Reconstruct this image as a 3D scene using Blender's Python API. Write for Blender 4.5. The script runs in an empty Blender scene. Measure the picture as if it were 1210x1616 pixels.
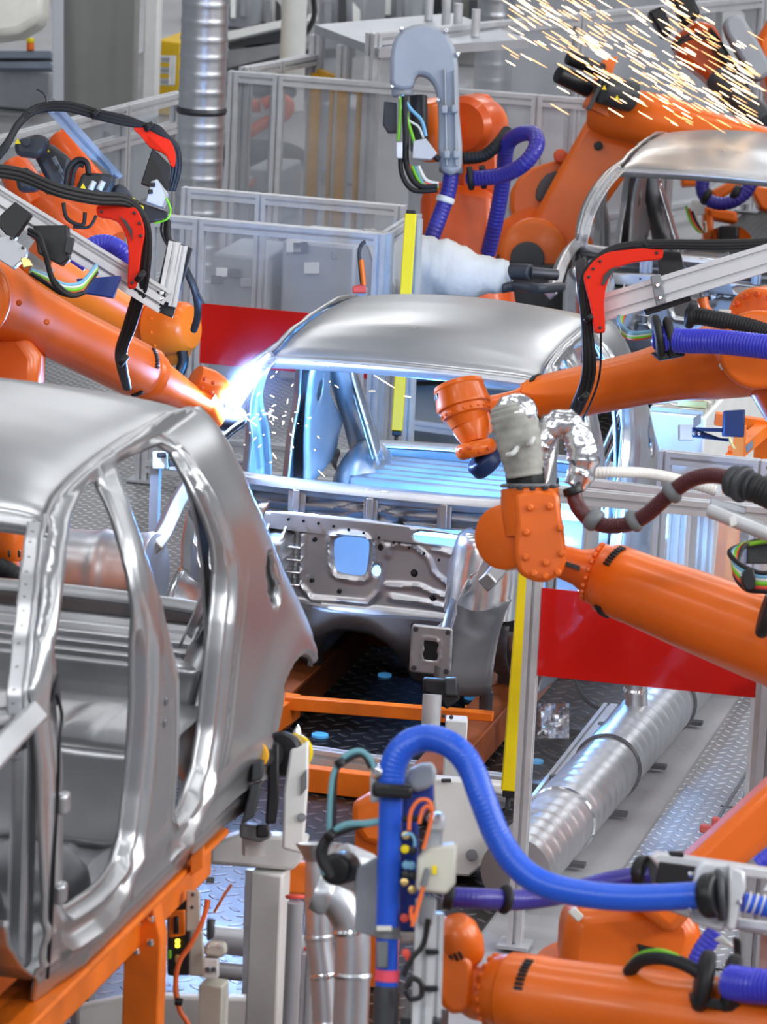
import bpy, bmesh, math, random
import numpy as np
from mathutils import Vector, Matrix, Quaternion
from mathutils.geometry import delaunay_2d_cdt
random.seed(4)
V = Vector
COL = bpy.context.scene.collection
PI = math.pi

# ------------------------------------------------------------------ camera frame
FPX = 7000.0
_t, _p, _r = math.radians(13.5), math.radians(13.0), math.radians(2.7)
CF = V((-math.sin(_t)*math.cos(_p), math.cos(_t)*math.cos(_p), -math.sin(_p)))
_r0 = V((math.cos(_t), math.sin(_t), 0)); _u0 = _r0.cross(CF)
CR = _r0*math.cos(_r)+_u0*math.sin(_r); CU = _u0*math.cos(_r)-_r0*math.sin(_r)
CC = V((0, 0, 1.0))-(CF+CR*(-5/FPX)+CU*(33/FPX))*18.4

def ray(u, v): return CF+CR*((u-605)/FPX)+CU*((808-v)/FPX)
def P(u, v, d): return CC+ray(u, v)*d
def PL(u, v, ax, val):
    k = ray(u, v); return CC+k*((val-CC[ax])/k[ax])
def PX(u, v, x): return PL(u, v, 0, x)
def PY(u, v, y): return PL(u, v, 1, y)
def PZ(u, v, z=0): return PL(u, v, 2, z)
def PS(pts, d=None):
    """points given with or without their own distance"""
    return [P(q[0], q[1], q[2] if len(q) > 2 else d) for q in pts]

# ------------------------------------------------------------------ materials
MATS = {}
def nodes(name):
    m = bpy.data.materials.new(name); m.use_nodes = True
    return m, m.node_tree.nodes, m.node_tree.links, m.node_tree.nodes['Principled BSDF']
def mat(name, col, rough=.5, metal=0., coat=0., noise=.08, nscale=6., bump=0., bscale=60., alpha=None, trans=0., emit=None, estr=0., spec=.5, aniso=None):
    m, N, L, b = nodes(name)
    b.inputs['Roughness'].default_value = rough; b.inputs['Metallic'].default_value = metal
    b.inputs['Coat Weight'].default_value = coat; b.inputs['Coat Roughness'].default_value = .12
    b.inputs['Specular IOR Level'].default_value = spec
    tc = N.new('ShaderNodeTexCoord')
    nz = N.new('ShaderNodeTexNoise'); nz.inputs['Scale'].default_value = nscale; nz.inputs['Detail'].default_value = 5
    L.new(tc.outputs['Object'], nz.inputs['Vector'])
    mr = N.new('ShaderNodeMapRange'); mr.inputs['To Min'].default_value = 1-noise*1.6; mr.inputs['To Max'].default_value = 1+noise*1.6
    mr.inputs['From Min'].default_value = .25; mr.inputs['From Max'].default_value = .75
    L.new(nz.outputs['Fac'], mr.inputs['Value'])
    mx = N.new('ShaderNodeVectorMath'); mx.operation = 'SCALE'; mx.inputs[0].default_value = col
    L.new(mr.outputs['Result'], mx.inputs['Scale']); L.new(mx.outputs['Vector'], b.inputs['Base Color'])
    if metal > .3:
        rr = N.new('ShaderNodeMapRange'); rr.inputs['To Min'].default_value = rough*.8; rr.inputs['To Max'].default_value = rough*1.2
        L.new(nz.outputs['Fac'], rr.inputs['Value']); L.new(rr.outputs['Result'], b.inputs['Roughness'])
    if bump:
        n2 = N.new('ShaderNodeTexNoise'); n2.inputs['Scale'].default_value = bscale; n2.inputs['Detail'].default_value = 3
        L.new(tc.outputs['Object'], n2.inputs['Vector'])
        bp = N.new('ShaderNodeBump'); bp.inputs['Strength'].default_value = bump; bp.inputs['Distance'].default_value = .02
        L.new(n2.outputs['Fac'], bp.inputs['Height']); L.new(bp.outputs['Normal'], b.inputs['Normal'])
    if trans: b.inputs['Transmission Weight'].default_value = trans
    if alpha is not None: b.inputs['Alpha'].default_value = alpha
    if emit: b.inputs['Emission Color'].default_value = (*emit, 1); b.inputs['Emission Strength'].default_value = estr
    MATS[name] = m; return m

mat('steel', (.53, .535, .55), .36, .85, noise=.10, nscale=3.5, bump=.02, bscale=25)
mat('steel_skin', (.47, .475, .485), .30, .82, noise=.04, nscale=2.5)
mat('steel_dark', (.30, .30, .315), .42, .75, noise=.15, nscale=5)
mat('steel_bright', (.80, .81, .83), .22, .95, noise=.12, nscale=9, bump=.06, bscale=18)
mat('orange', (.78, .16, .009), .34, 0, coat=.15, noise=.05, nscale=4)
mat('orange_red', (.68, .10, .008), .38, 0, coat=.2, noise=.06)
mat('orange_frame', (.84, .20, .012), .45, noise=.10, nscale=8)
mat('orange_shaded', (.28, .075, .018), .55, noise=.25, nscale=7)  # skid orange with its shade mixed into the colour
mat('black', (.012, .012, .014), .38, noise=.1)
mat('rubber', (.018, .018, .02), .55, noise=.1)
mat('charcoal', (.05, .053, .06), .45, noise=.1)
mat('dark_metal', (.09, .09, .10), .4, .6, noise=.15)
mat('alu', (.64, .65, .67), .36, .3, noise=.06, nscale=12)
mat('alu_bright', (.78, .785, .80), .4, .15, noise=.04)
mat('alu_paint', (.50, .515, .55), .4, .35, noise=.05)
mat('chrome', (.80, .81, .83), .16, 1., noise=.05)
mat('duct', (.62, .64, .67), .36, .9, noise=.03, nscale=3)
mat('steel_darker', (.13, .13, .14), .42, .45, noise=.12)  # darker grey metal for the toe board and one front wheelhouse
mat('red', (.80, .03, .008), .5, coat=.0, spec=.25, noise=.04)
mat('yellow', (.86, .68, .0), .40, noise=.04)
mat('yellow_ring', (.80, .42, .02), .4)
mat('white_paint', (.78, .78, .76), .42, noise=.04)
mat('cream', (.60, .585, .51), .45, noise=.05)
mat('grey_cover', (.36, .38, .41), .42, noise=.05, nscale=5)
mat('fabric', (.62, .62, .61), .85, noise=.06, nscale=5, bump=.8, bscale=7)
mat('fabric_dirty', (.36, .36, .33), .7, noise=.3, nscale=9, bump=.4, bscale=14)
mat('foil', (.86, .86, .88), .24, 1., noise=.05, bump=.35, bscale=16)
mat('blue_hose', (.02, .115, .64), .33, noise=.05, coat=.2)
mat('violet_hose', (.045, .035, .30), .35, noise=.06, coat=.2)
mat('royal_hose', (.055, .06, .56), .33, noise=.05, coat=.2)
mat('brown_hose', (.10, .022, .026), .3, noise=.06, coat=.3)
mat('grey_plastic', (.19, .20, .21), .45)
mat('mid_grey', (.27, .28, .30), .5)
mat('white_tube', (.72, .70, .66), .35)
mat('teal', (.17, .38, .43), .45)
mat('green', (.20, .55, .03), .4)
mat('cable_red', (.75, .09, .06), .4)
mat('cable_white', (.75, .74, .68), .4)
mat('cable_blue', (.20, .45, .65), .4)
mat('cable_orange', (.85, .19, .05), .4)
mat('navy', (.012, .035, .12), .4)
mat('valve_blue', (.02, .05, .27), .4)
mat('brass', (.70, .52, .22), .3, .85)
mat('wall_grey', (.30, .30, .285), .7, noise=.03)
mat('concrete', (.36, .36, .37), .6, noise=.08, nscale=2, bump=.1, bscale=40)
mat('backwall', (.52, .54, .58), .8, noise=.15, nscale=.6)
mat('machine', (.36, .38, .41), .6, noise=.15, nscale=2)
mat('bench_blue', (.20, .24, .30), .5)
mat('yellow_cab', (.72, .47, .02), .5)
mat('pink_tape', (.85, .10, .16), .5)
mat('led', (.9, .7, .05), .4, emit=(1, .75, .05), estr=3)
mat('painted_blue_glow', (.15, .55, .95), .3, emit=(.12, .5, 1.), estr=.25)  # weak glow stands in for blue light reflected by the floor
mat('arc', (1, 1, 1), .5, emit=(.55, .72, 1.), estr=260)
mat('spark', (1, .6, .3), .5, emit=(1., .50, .20), estr=3.2)
mat('spark_hot', (1, .8, .5), .5, emit=(1., .70, .42), estr=7)
mat('red_pane', (.70, .014, .008), .45, alpha=.88, spec=.2, noise=.05, nscale=3)
mat('pane', (.62, .65, .70), .22, alpha=.12, noise=.2, nscale=2)
mat('pane_far', (.56, .59, .64), .3, alpha=.22, noise=.25, nscale=1.5)
mat('pane_clear', (.66, .70, .76), .15, alpha=.07, noise=.2, nscale=2)

def tread(name, col, scale, rough, metal, lo=.55, rot=45, hi=1.9):
    m, N, L, b = nodes(name)
    tc = N.new('ShaderNodeTexCoord'); mp = N.new('ShaderNodeMapping')
    mp.inputs['Scale'].default_value = (scale, scale, scale); mp.inputs['Rotation'].default_value = (0, 0, math.radians(rot))
    L.new(tc.outputs['Object'], mp.inputs['Vector'])
    sx = N.new('ShaderNodeSeparateXYZ'); L.new(mp.outputs['Vector'], sx.inputs[0])
    def M(op, a, c=None):
        n = N.new('ShaderNodeMath'); n.operation = op
        for i, q in enumerate((a, c)):
            if q is None: continue
            if isinstance(q, (int, float)): n.inputs[i].default_value = q
            else: L.new(q, n.inputs[i])
        return n.outputs[0]
    x, y = sx.outputs[0], sx.outputs[1]
    par = M('FLOORED_MODULO', M('ADD', M('FLOOR', x), M('FLOOR', y)), 2.)
    fx = M('SUBTRACT', M('FRACT', x), .5); fy = M('SUBTRACT', M('FRACT', y), .5)
    def mixf(a, c):
        return M('ADD', M('MULTIPLY', a, M('SUBTRACT', 1., par)), M('MULTIPLY', c, par))
    lx, ly = mixf(fx, fy), mixf(fy, fx)
    e = M('ADD', M('POWER', M('ABSOLUTE', M('DIVIDE', lx, .47)), 2.), M('POWER', M('ABSOLUTE', M('DIVIDE', ly, .17)), 2.))
    k = N.new('ShaderNodeMapRange'); k.inputs['From Min'].default_value = 1.; k.inputs['From Max'].default_value = .35; k.interpolation_type = 'SMOOTHSTEP'
    L.new(e, k.inputs['Value'])
    bp = N.new('ShaderNodeBump'); bp.inputs['Strength'].default_value = .9; bp.inputs['Distance'].default_value = .012
    L.new(k.outputs[0], bp.inputs['Height']); L.new(bp.outputs['Normal'], b.inputs['Normal'])
    nz = N.new('ShaderNodeTexNoise'); nz.inputs['Scale'].default_value = 1.3; nz.inputs['Detail'].default_value = 6; L.new(tc.outputs['Object'], nz.inputs['Vector'])
    g = M('ADD', M('MULTIPLY', nz.outputs['Fac'], .7), lo); g2 = M('MULTIPLY', g, M('ADD', M('MULTIPLY', k.outputs[0], hi-1), 1.))
    s = N.new('ShaderNodeVectorMath'); s.operation = 'SCALE'; s.inputs[0].default_value = col; L.new(g2, s.inputs['Scale'])
    L.new(s.outputs[0], b.inputs['Base Color']); b.inputs['Roughness'].default_value = rough; b.inputs['Metallic'].default_value = metal
    MATS[name] = m
tread('tread_dark', (.055, .05, .047), 13, .36, .65, hi=3.6)
tread('tread_grey', (.30, .30, .305), 19, .38, .45, hi=2.6)
tread('perforated', (.55, .54, .50), 10, .5, .3)

def volume_mat(name, col, dens, emis, axis_scale):
    """glowing smoke: denser at the middle of its own box"""
    m = bpy.data.materials.new(name); m.use_nodes = True; N = m.node_tree.nodes; L = m.node_tree.links
    N.clear(); out = N.new('ShaderNodeOutputMaterial'); pv = N.new('ShaderNodeVolumePrincipled')
    tc = N.new('ShaderNodeTexCoord'); ln = N.new('ShaderNodeVectorMath'); ln.operation = 'LENGTH'
    mp = N.new('ShaderNodeMapping'); mp.inputs['Scale'].default_value = axis_scale
    L.new(tc.outputs['Object'], mp.inputs['Vector']); L.new(mp.outputs['Vector'], ln.inputs[0])
    mr = N.new('ShaderNodeMapRange'); mr.inputs['From Min'].default_value = 1.; mr.inputs['From Max'].default_value = 0.; L.new(ln.outputs['Value'], mr.inputs['Value'])
    pw = N.new('ShaderNodeMath'); pw.operation = 'POWER'; pw.inputs[1].default_value = 2.2; L.new(mr.outputs[0], pw.inputs[0])
    nz = N.new('ShaderNodeTexNoise'); nz.inputs['Scale'].default_value = 14; nz.inputs['Detail'].default_value = 4; L.new(tc.outputs['Object'], nz.inputs['Vector'])
    mul = N.new('ShaderNodeMath'); mul.operation = 'MULTIPLY'; L.new(pw.outputs[0], mul.inputs[0]); L.new(nz.outputs['Fac'], mul.inputs[1])
    em = N.new('ShaderNodeMath'); em.operation = 'MULTIPLY'; L.new(mul.outputs[0], em.inputs[0]); em.inputs[1].default_value = emis
    de = N.new('ShaderNodeMath'); de.operation = 'MULTIPLY'; L.new(mul.outputs[0], de.inputs[0]); de.inputs[1].default_value = dens
    L.new(em.outputs[0], pv.inputs['Emission Strength']); L.new(de.outputs[0], pv.inputs['Density'])
    pv.inputs['Emission Color'].default_value = (*col, 1); pv.inputs['Color'].default_value = (.8, .85, 1, 1)
    L.new(pv.outputs[0], out.inputs['Volume']); MATS[name] = m
volume_mat('arc_smoke', (.30, .50, 1.), .8, 150., (1, 1, 1))
volume_mat('arc_haze', (.12, .25, 1.), .15, 2.2, (1, 1, 1))

# ------------------------------------------------------------------ things
ORG = {}
def tag(o, label=None, cat=None, group=None, kind=None):
    if label: o['label'] = label
    if cat: o['category'] = cat
    if group: o['group'] = group
    if kind: o['kind'] = kind
    return o
def thing(name, label, cat, loc, group=None, kind=None):
    o = bpy.data.objects.new(name, None); o.empty_display_size = .1; COL.objects.link(o)
    o.location = loc; ORG[o.name] = V(loc)
    return tag(o, label, cat, group, kind)
def obj(name, bm, m, parent=None, label=None, local=False, smooth=38, bevel=0., solid=0., sub=0, cat=None, group=None, kind=None, origin=None):
    me = bpy.data.meshes.new(name); bm.to_mesh(me); bm.free()
    o = bpy.data.objects.new(name, me); COL.objects.link(o)
    if parent is not None:
        o.parent = parent; org = V((0, 0, 0)) if local else ORG[parent.name]; ORG[o.name] = org
    else:
        if origin is None:
            cs = [v.co for v in me.vertices]
            origin = V(((min(c.x for c in cs)+max(c.x for c in cs))/2, (min(c.y for c in cs)+max(c.y for c in cs))/2, min(c.z for c in cs)))
        org = V(origin); o.location = org; ORG[o.name] = org
    if org.length > 0: me.transform(Matrix.Translation(-org))
    me.materials.append(MATS[m])
    for p in me.polygons: p.use_smooth = True
    me.set_sharp_from_angle(angle=math.radians(smooth))
    if bevel:
        b = o.modifiers.new('b', 'BEVEL'); b.width = bevel; b.segments = 2; b.limit_method = 'ANGLE'; b.angle_limit = math.radians(40); b.harden_normals = False
    if solid:
        s = o.modifiers.new('s', 'SOLIDIFY'); s.thickness = solid; s.offset = -1
    if sub:
        s = o.modifiers.new('u', 'SUBSURF'); s.levels = s.render_levels = sub
    return tag(o, label, cat, group, kind)
def dup_tree(o, parent=None):
    c = o.copy(); COL.objects.link(c)
    if parent is not None: c.parent = parent
    ORG[c.name] = ORG.get(o.name, V((0, 0, 0)))
    for ch in list(o.children): dup_tree(ch, c)
    return c

# ------------------------------------------------------------------ mesh helpers
NB = bmesh.new
def frame(d, up=None):
    d = V(d).normalized(); up = V(up) if up is not None else V((0, 0, 1))
    if abs(d.dot(up.normalized())) > .985: up = V((0, 1, 0)) if abs(d.y) < .9 else V((1, 0, 0))
    x = up.cross(d).normalized(); y = d.cross(x)
    return x, y, d
def box(bm, c, s, axes=None):
    X, Y, Z = axes or (V((1, 0, 0)), V((0, 1, 0)), V((0, 0, 1))); c = V(c)
    vs = [bm.verts.new(c+X*(a*s[0]/2)+Y*(b*s[1]/2)+Z*(e*s[2]/2)) for e in (-1, 1) for b in (-1, 1) for a in (-1, 1)]
    for f in ((0, 2, 3, 1), (4, 5, 7, 6), (0, 1, 5, 4), (2, 6, 7, 3), (0, 4, 6, 2), (1, 3, 7, 5)): bm.faces.new([vs[i] for i in f])
    return bm
def bar(bm, a, b, w, h, up=None):
    a, b = V(a), V(b); X, Y, Z = frame(b-a, up); return box(bm, (a+b)/2, (w, h, (b-a).length), (X, Y, Z))
def lathe(bm, p0, p1, prof, seg=28, cap=True, up=None):
    """prof: (distance along p0>p1 as a fraction, radius)"""
    p0, p1 = V(p0), V(p1); d = p1-p0; X, Y, Z = frame(d, up); rings = []
    for t, r in prof:
        c = p0+d*t; rings.append([bm.verts.new(c+(X*math.cos(a)+Y*math.sin(a))*max(r, 1e-4)) for a in (2*PI*i/seg for i in range(seg))])
    for A, B in zip(rings, rings[1:]):
        for i in range(seg): bm.faces.new((A[i], A[(i+1) % seg], B[(i+1) % seg], B[i]))
    if cap:
        bm.faces.new(rings[0][::-1]); bm.faces.new(rings[-1])
    return bm
def cyl(bm, a, b, r, r2=None, seg=24): return lathe(bm, a, b, [(0, r), (1, r if r2 is None else r2)], seg)
def rcyl(bm, a, b, r, e=.12, seg=28):
    """cylinder with rounded rims; e = rim radius as a share of r"""
    L = (V(b)-V(a)).length; k = min(.45, e*r/L)
    pr = [(0, r*(1-e))]+[(k*(1-math.cos(q)), r*(1-e)+r*e*math.sin(q)) for q in (.4, .8, 1.2, PI/2)]
    pr += [(1-t, q) for t, q in pr[::-1]]
    return lathe(bm, a, b, pr, seg)
def spline(pts, n=8, closed=False):
    pts = [V(p) for p in pts]; out = []
    m = len(pts)
    if m < 3 and not closed: return [pts[0].lerp(pts[-1], i/n) for i in range(n+1)]
    rng = range(m if closed else m-1)
    for i in rng:
        if closed: a, b, c, d = pts[(i-1) % m], pts[i], pts[(i+1) % m], pts[(i+2) % m]
        else: a, b, c, d = pts[max(i-1, 0)], pts[i], pts[i+1], pts[min(i+2, m-1)]
        for k in range(n):
            t = k/n
            out.append(.5*((2*b)+(c-a)*t+(2*a-5*b+4*c-d)*t*t+(3*b-a-3*c+d)*t**3))
    if not closed: out.append(pts[-1])
    return out
def resample(pts, step):
    out = [pts[0].copy()]; acc = 0.
    for a, b in zip(pts, pts[1:]):
        L = (b-a).length
        while acc+L >= step:
            t = (step-acc)/L; a = a.lerp(b, t); out.append(a.copy()); L = (b-a).length; acc = 0.
        acc += L
    out.append(pts[-1].copy()); return out
def sweep(bm, pts, radf, seg=14, cap=True):
    pts = [V(p) for p in pts]; n = len(pts)
    T = [(pts[min(i+1, n-1)]-pts[max(i-1, 0)]).normalized() for i in range(n)]
    X, Y, _ = frame(T[0]); rings = []
    for i in range(n):
        if i:
            q = T[i-1].rotation_difference(T[i]); X = q @ X
        X = (X-T[i]*X.dot(T[i])).normalized(); Y = T[i].cross(X)
        r = radf(i) if callable(radf) else radf
        rings.append([bm.verts.new(pts[i]+(X*math.cos(a)+Y*math.sin(a))*r) for a in (2*PI*k/seg for k in range(seg))])
    for A, B in zip(rings, rings[1:]):
        for i in range(seg): bm.faces.new((A[i], A[(i+1) % seg], B[(i+1) % seg], B[i]))
    if cap: bm.faces.new(rings[0][::-1]); bm.faces.new(rings[-1])
    return bm
def tube(bm, pts, r, seg=12, n=8): return sweep(bm, spline(pts, n), r, seg)
def ribbed(bm, pts, r, pitch=.014, depth=.06, seg=18):
    q = resample(spline(pts, 14), pitch/4)
    return sweep(bm, q, lambda i: r*(1-depth*(.5+.5*math.cos(i*PI/2))), seg)
def prism(bm, poly, N):
    """poly: world points of one face; extruded by vector N"""
    N = V(N); A = [bm.verts.new(V(p)) for p in poly]; B = [bm.verts.new(V(p)+N) for p in poly]; n = len(A)
    fa = bm.faces.new(A[::-1]); fb = bm.faces.new(B)
    for i in range(n): bm.faces.new((A[i], A[(i+1) % n], B[(i+1) % n], B[i]))
    bmesh.ops.recalc_face_normals(bm, faces=bm.faces[:])
    return bm
def slab(bm, poly, d, th, smooth=0, tilt=(0, 0)):
    """plate with the outline poly (picture coordinates) standing d metres off; tilt = metres of distance per pixel"""
    u0 = sum(p[0] for p in poly)/len(poly); v0 = sum(p[1] for p in poly)/len(poly)
    if smooth: poly = [(q.x, q.y) for q in spline([V((a, b, 0)) for a, b in poly], smooth, True)]
    w = [P(a, b, d+(a-u0)*tilt[0]+(b-v0)*tilt[1]) for a, b in poly]
    return prism(bm, w, CF*th)
def blob(bm, c, r, axes=None, seg=20, rings=12, fn=None):
    X, Y, Z = axes or (V((1, 0, 0)), V((0, 1, 0)), V((0, 0, 1))); c = V(c); rows = []
    for j in range(1, rings):
        th = PI*j/rings
        row = []
        for i in range(seg):
            a = 2*PI*i/seg; n = V((math.sin(th)*math.cos(a), math.sin(th)*math.sin(a), math.cos(th))); k = fn(n) if fn else 1.
            row.append(bm.verts.new(c+(X*(n.x*r[0])+Y*(n.y*r[1])+Z*(n.z*r[2]))*k))
        rows.append(row)
    t = bm.verts.new(c+Z*r[2]); b = bm.verts.new(c-Z*r[2])
    for i in range(seg):
        bm.faces.new((t, rows[0][i], rows[0][(i+1) % seg])); bm.faces.new((b, rows[-1][(i+1) % seg], rows[-1][i]))
    for A, B in zip(rows, rows[1:]):
        for i in range(seg): bm.faces.new((A[i], B[i], B[(i+1) % seg], A[(i+1) % seg]))
    return bm
def alu_section(w, h, slots=(1, 1), s=.010, dp=.008):
    """outline of an extruded slotted profile w x h"""
    def edge(a, b, n):
        a, b = V(a), V(b); d = (b-a); L = d.length; d.normalize(); inn = V((-d.y, d.x)); out = [a]
        for k in range(n):
            m = a+d*(L*(k+.5)/n)
            out += [m-d*s/2, m-d*s/2+inn*dp, m+d*s/2+inn*dp, m+d*s/2]
        return out
    a, b, c, d = (-w/2, -h/2), (w/2, -h/2), (w/2, h/2), (-w/2, h/2)
    return edge(a, b, slots[0])+edge(b, c, slots[1])+edge(c, d, slots[0])+edge(d, a, slots[1])
def profile(bm, a, b, w=.045, h=.045, slots=(1, 1), up=None, s=None):
    a, b = V(a), V(b); X, Y, Z = frame(b-a, up); k = min(w, h)
    return prism(bm, [a+X*p.x+Y*p.y for p in alu_section(w, h, slots, s or k*.24, k*.28)], b-a)
def bolts(parent, c, axis, R, n, size, m, start=0., span=2*PI, h=None, name='bolt', up=None):
    X, Y, Z = frame(axis, up); first = None
    for i in range(n):
        a = start+span*i/(n if span > 6.2 else max(1, n-1)); p = V(c)+(X*math.cos(a)+Y*math.sin(a))*R
        if first is None:
            bm = NB(); lathe(bm, p-Z*.004, p+Z*(h or size*.9), [(0, size), (.75, size), (1, size*.7)], 8)
            first = obj(name, bm, m, parent); p0 = p
        else:
            c2 = first.copy(); COL.objects.link(c2); c2.parent = parent; c2.location = p-p0
def studs(parent, pts, axis, size, m, name='bolt'):
    for p in pts:
        bm = NB(); lathe(bm, V(p)-V(axis)*.004, V(p)+V(axis)*size*.7, [(0, size), (.6, size), (1, size*.55)], 10); obj(name, bm, m, parent)

def inside(pts, poly):
    x, y = pts[:, 0], pts[:, 1]; r = np.zeros(len(pts), bool); n = len(poly)
    for i in range(n):
        x1, y1 = poly[i]; x2, y2 = poly[(i+1) % n]
        if y1 == y2: continue
        c = ((y1 > y) != (y2 > y)) & (x < (x2-x1)*(y-y1)/(y2-y1)+x1); r ^= c
    return r
def dense(poly, h, smooth=0):
    q = [V((a, b, 0)) for a, b in poly]
    q = spline(q, smooth, True) if smooth else q
    q = resample(q+[q[0]], h)[:-1]
    if (q[-1]-q[0]).length < h*.35: q.pop()
    return np.array([(p.x, p.y) for p in q])
def sheet(bm, outline, holes, fn, h, sm=(0, 0), flip=False, rings=(), wf=None):
    """meshed sheet with holes; fn(a, b, dist to each hole, dist to outline) gives the point"""
    O = dense(outline, h, sm[0]); H = [dense(k, h, sm[1]) for k in holes]
    lo, hi = O.min(0), O.max(0); gx = np.arange(lo[0], hi[0], h); gy = np.arange(lo[1], hi[1], h*.87)
    A, B = np.meshgrid(gx, gy); A[1::2] += h/2; G = np.c_[A.ravel(), B.ravel()]
    G += (np.random.RandomState(2).rand(*G.shape)-.5)*h*.05
    G = G[inside(G, O)]
    def dist(X, S):
        if not len(X): return np.zeros(0)
        N = np.roll(S, -1, 0); S = np.concatenate([S+(N-S)*t for t in (0, .25, .5, .75)]) if len(X) > 400 else S
        return np.concatenate([np.sqrt(((X[i:i+1500, None, :]-S[None, :, :])**2).sum(2)).min(1) for i in range(0, len(X), 1500)])
    RG = []
    for k in H[:2] if rings else []:
        nx, pv = np.roll(k, -1, 0), np.roll(k, 1, 0); t = nx-pv; t /= np.linalg.norm(t, axis=1)[:, None]; nrm = np.c_[t[:, 1], -t[:, 0]]
        if inside(k[:1]+nrm[:1]*h*.3, k)[0]: nrm = -nrm
        W_ = np.array([wf(a, b) for a, b in k])
        for r in rings:
            q = k+nrm*(r*W_)[:, None]; dd = np.min([dist(q, j) for j in H[:2]], 0); q = q[(dd > r*W_*.93) & inside(q, O)]; q = q[dist(q, O) > h*.5]
            for j in H[2:]: q = q[~inside(q, j) & (dist(q, j) > h*.5)]
            RG.append(q)
    if RG:
        Q = np.concatenate(RG); order = []
        cell = {}
        for i, (a, b) in enumerate(Q):                  # drop rows that crowd one another in corners
            c = (int(a/.006), int(b/.006))
            if any((Q[j][0]-a)**2+(Q[j][1]-b)**2 < .0038**2 for e in (-1, 0, 1) for f in (-1, 0, 1) for j in cell.get((c[0]+e, c[1]+f), ())): continue
            cell.setdefault(c, []).append(i); order.append(i)
        Q = Q[order]
        wg = np.array([wf(a, b) for a, b in G]); dg = np.min([dist(G, j) for j in H[:2]], 0); G = G[dg > (max(rings)+.010)*wg]
    keep = dist(G, O) > h*.6
    for k in H: keep &= ~inside(G, k) & (dist(G, k) > h*.6)
    G = G[keep]
    if RG: G = np.r_[G, Q]
    pts = [V((float(a), float(b))) for a, b in np.r_[O, G]] ; edges = []; off = len(O); no = len(O)
    allp = [O, G]
    edges += [(i, (i+1) % no) for i in range(no)]
    base = len(pts)
    for k in H:
        pts += [V((float(a), float(b))) for a, b in k]; edges += [(base+i, base+(i+1) % len(k)) for i in range(len(k))]; base += len(k)
    vs, es, fs, *_ = delaunay_2d_cdt(pts, edges, [], 0, 1e-7)
    X = np.array([(v.x, v.y) for v in vs]); F = np.array([f for f in fs if len(f) == 3])
    cen = X[F].mean(1); ok = inside(cen, O)
    for k in H: ok &= ~inside(cen, k)
    F = F[ok]
    DH = [dist(X, k) for k in H]; DO = dist(X, O)
    used = np.zeros(len(X), bool); used[F.ravel()] = True; bv = {}
    for i in np.nonzero(used)[0]: bv[i] = bm.verts.new(fn(X[i, 0], X[i, 1], [float(q[i]) for q in DH], float(DO[i])))
    for f in F:
        t = [bv[i] for i in f]
        a, b, c = X[f]; ccw = (b[0]-a[0])*(c[1]-a[1])-(b[1]-a[1])*(c[0]-a[0]) > 0
        bm.faces.new(t if ccw != flip else t[::-1])
    return bm
def sstep(a, b, x):
    t = min(1, max(0, (x-a)/(b-a))); return t*t*(3-2*t)
def grid(bm, fn, nu, nv, flip=False):
    R = [[bm.verts.new(fn(i/nu, j/nv)) for i in range(nu+1)] for j in range(nv+1)]
    for j in range(nv):
        for i in range(nu):
            q = (R[j][i], R[j][i+1], R[j+1][i+1], R[j+1][i]); bm.faces.new(q[::-1] if flip else q)
    return bm


# ------------------------------------------------------------------ the car body in white
YSIL = [(0., 2.80), (.3, 2.82), (.45, 2.78), (.55, 2.62), (.6, 2.53), (.75, 2.38), (.88, 2.22), (1.03, 2.06), (1.16, 1.955), (1.27, 1.915), (1.38, 1.93), (1.6, 1.93)]
def lut(T, z):
    for (a, p), (b, q) in zip(T, T[1:]):
        if z <= b: return p+(q-p)*max(0, (z-a)/(b-a))
    return T[-1][1]
def side_x(y, z):
    s = max(0., (z-.85)/.55); x = .80-.03*s-.145*min(s, 1.04)**4
    x -= .06*min(1., max(0., (.5-y)/.5))
    t = max(0., y-(lut(YSIL, z)-.10)); x -= .54*min(t, .4)**2+.43*max(0, t-.4)
    dw = math.hypot(y-2.38, z-.25); x += .028*math.exp(-((dw-.36)/.12)**2)*(1 if z < .9 else 0)
    if z < .36: x -= .05*((.36-z)/.2)**2
    return x
FRONT_AP = [(0.238, 1.137), (0.316, 1.218), (0.386, 1.27), (0.492, 1.338), (0.643, 1.378), (0.788, 1.399), (0.91, 1.409), (0.955, 1.404), (0.938, 1.386), (0.9, 1.338), (0.858, 1.282), (0.835, 1.226), (0.825, 1.149), (0.845, 1.04), (0.86, 0.97), (0.853, 0.858), (0.844, 0.73), (0.821, 0.604), (0.785, 0.490), (0.72, 0.442), (0.591, 0.428), (0.348, 0.425), (0.318, 0.447), (0.305, 0.656), (0.295, 0.824), (0.262, 0.98)]
REAR_AP = [(1.154, 1.413), (1.292, 1.408), (1.442, 1.398), (1.534, 1.391), (1.578, 1.366), (1.560, 1.321), (1.560, 1.262), (1.580, 1.205), (1.605, 1.152), (1.634, 1.095), (1.648, 1.021), (1.632, 0.957), (1.600, 0.897), (1.574, 0.81), (1.554, 0.724), (1.523, 0.593), (1.473, 0.5), (1.388, 0.446), (1.280, 0.420), (1.227, 0.420), (1.229, 0.450), (1.249, 0.552), (1.251, 0.665), (1.230, 0.826), (1.170, 0.933), (1.095, 1.037), (1.022, 1.141), (0.998, 1.221), (1.011, 1.288), (1.072, 1.367)]
ARCH = [(2.38+.345*math.cos(a), .25+.335*math.sin(a)) for a in [math.radians(k) for k in range(2, 181, 8)]]
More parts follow.
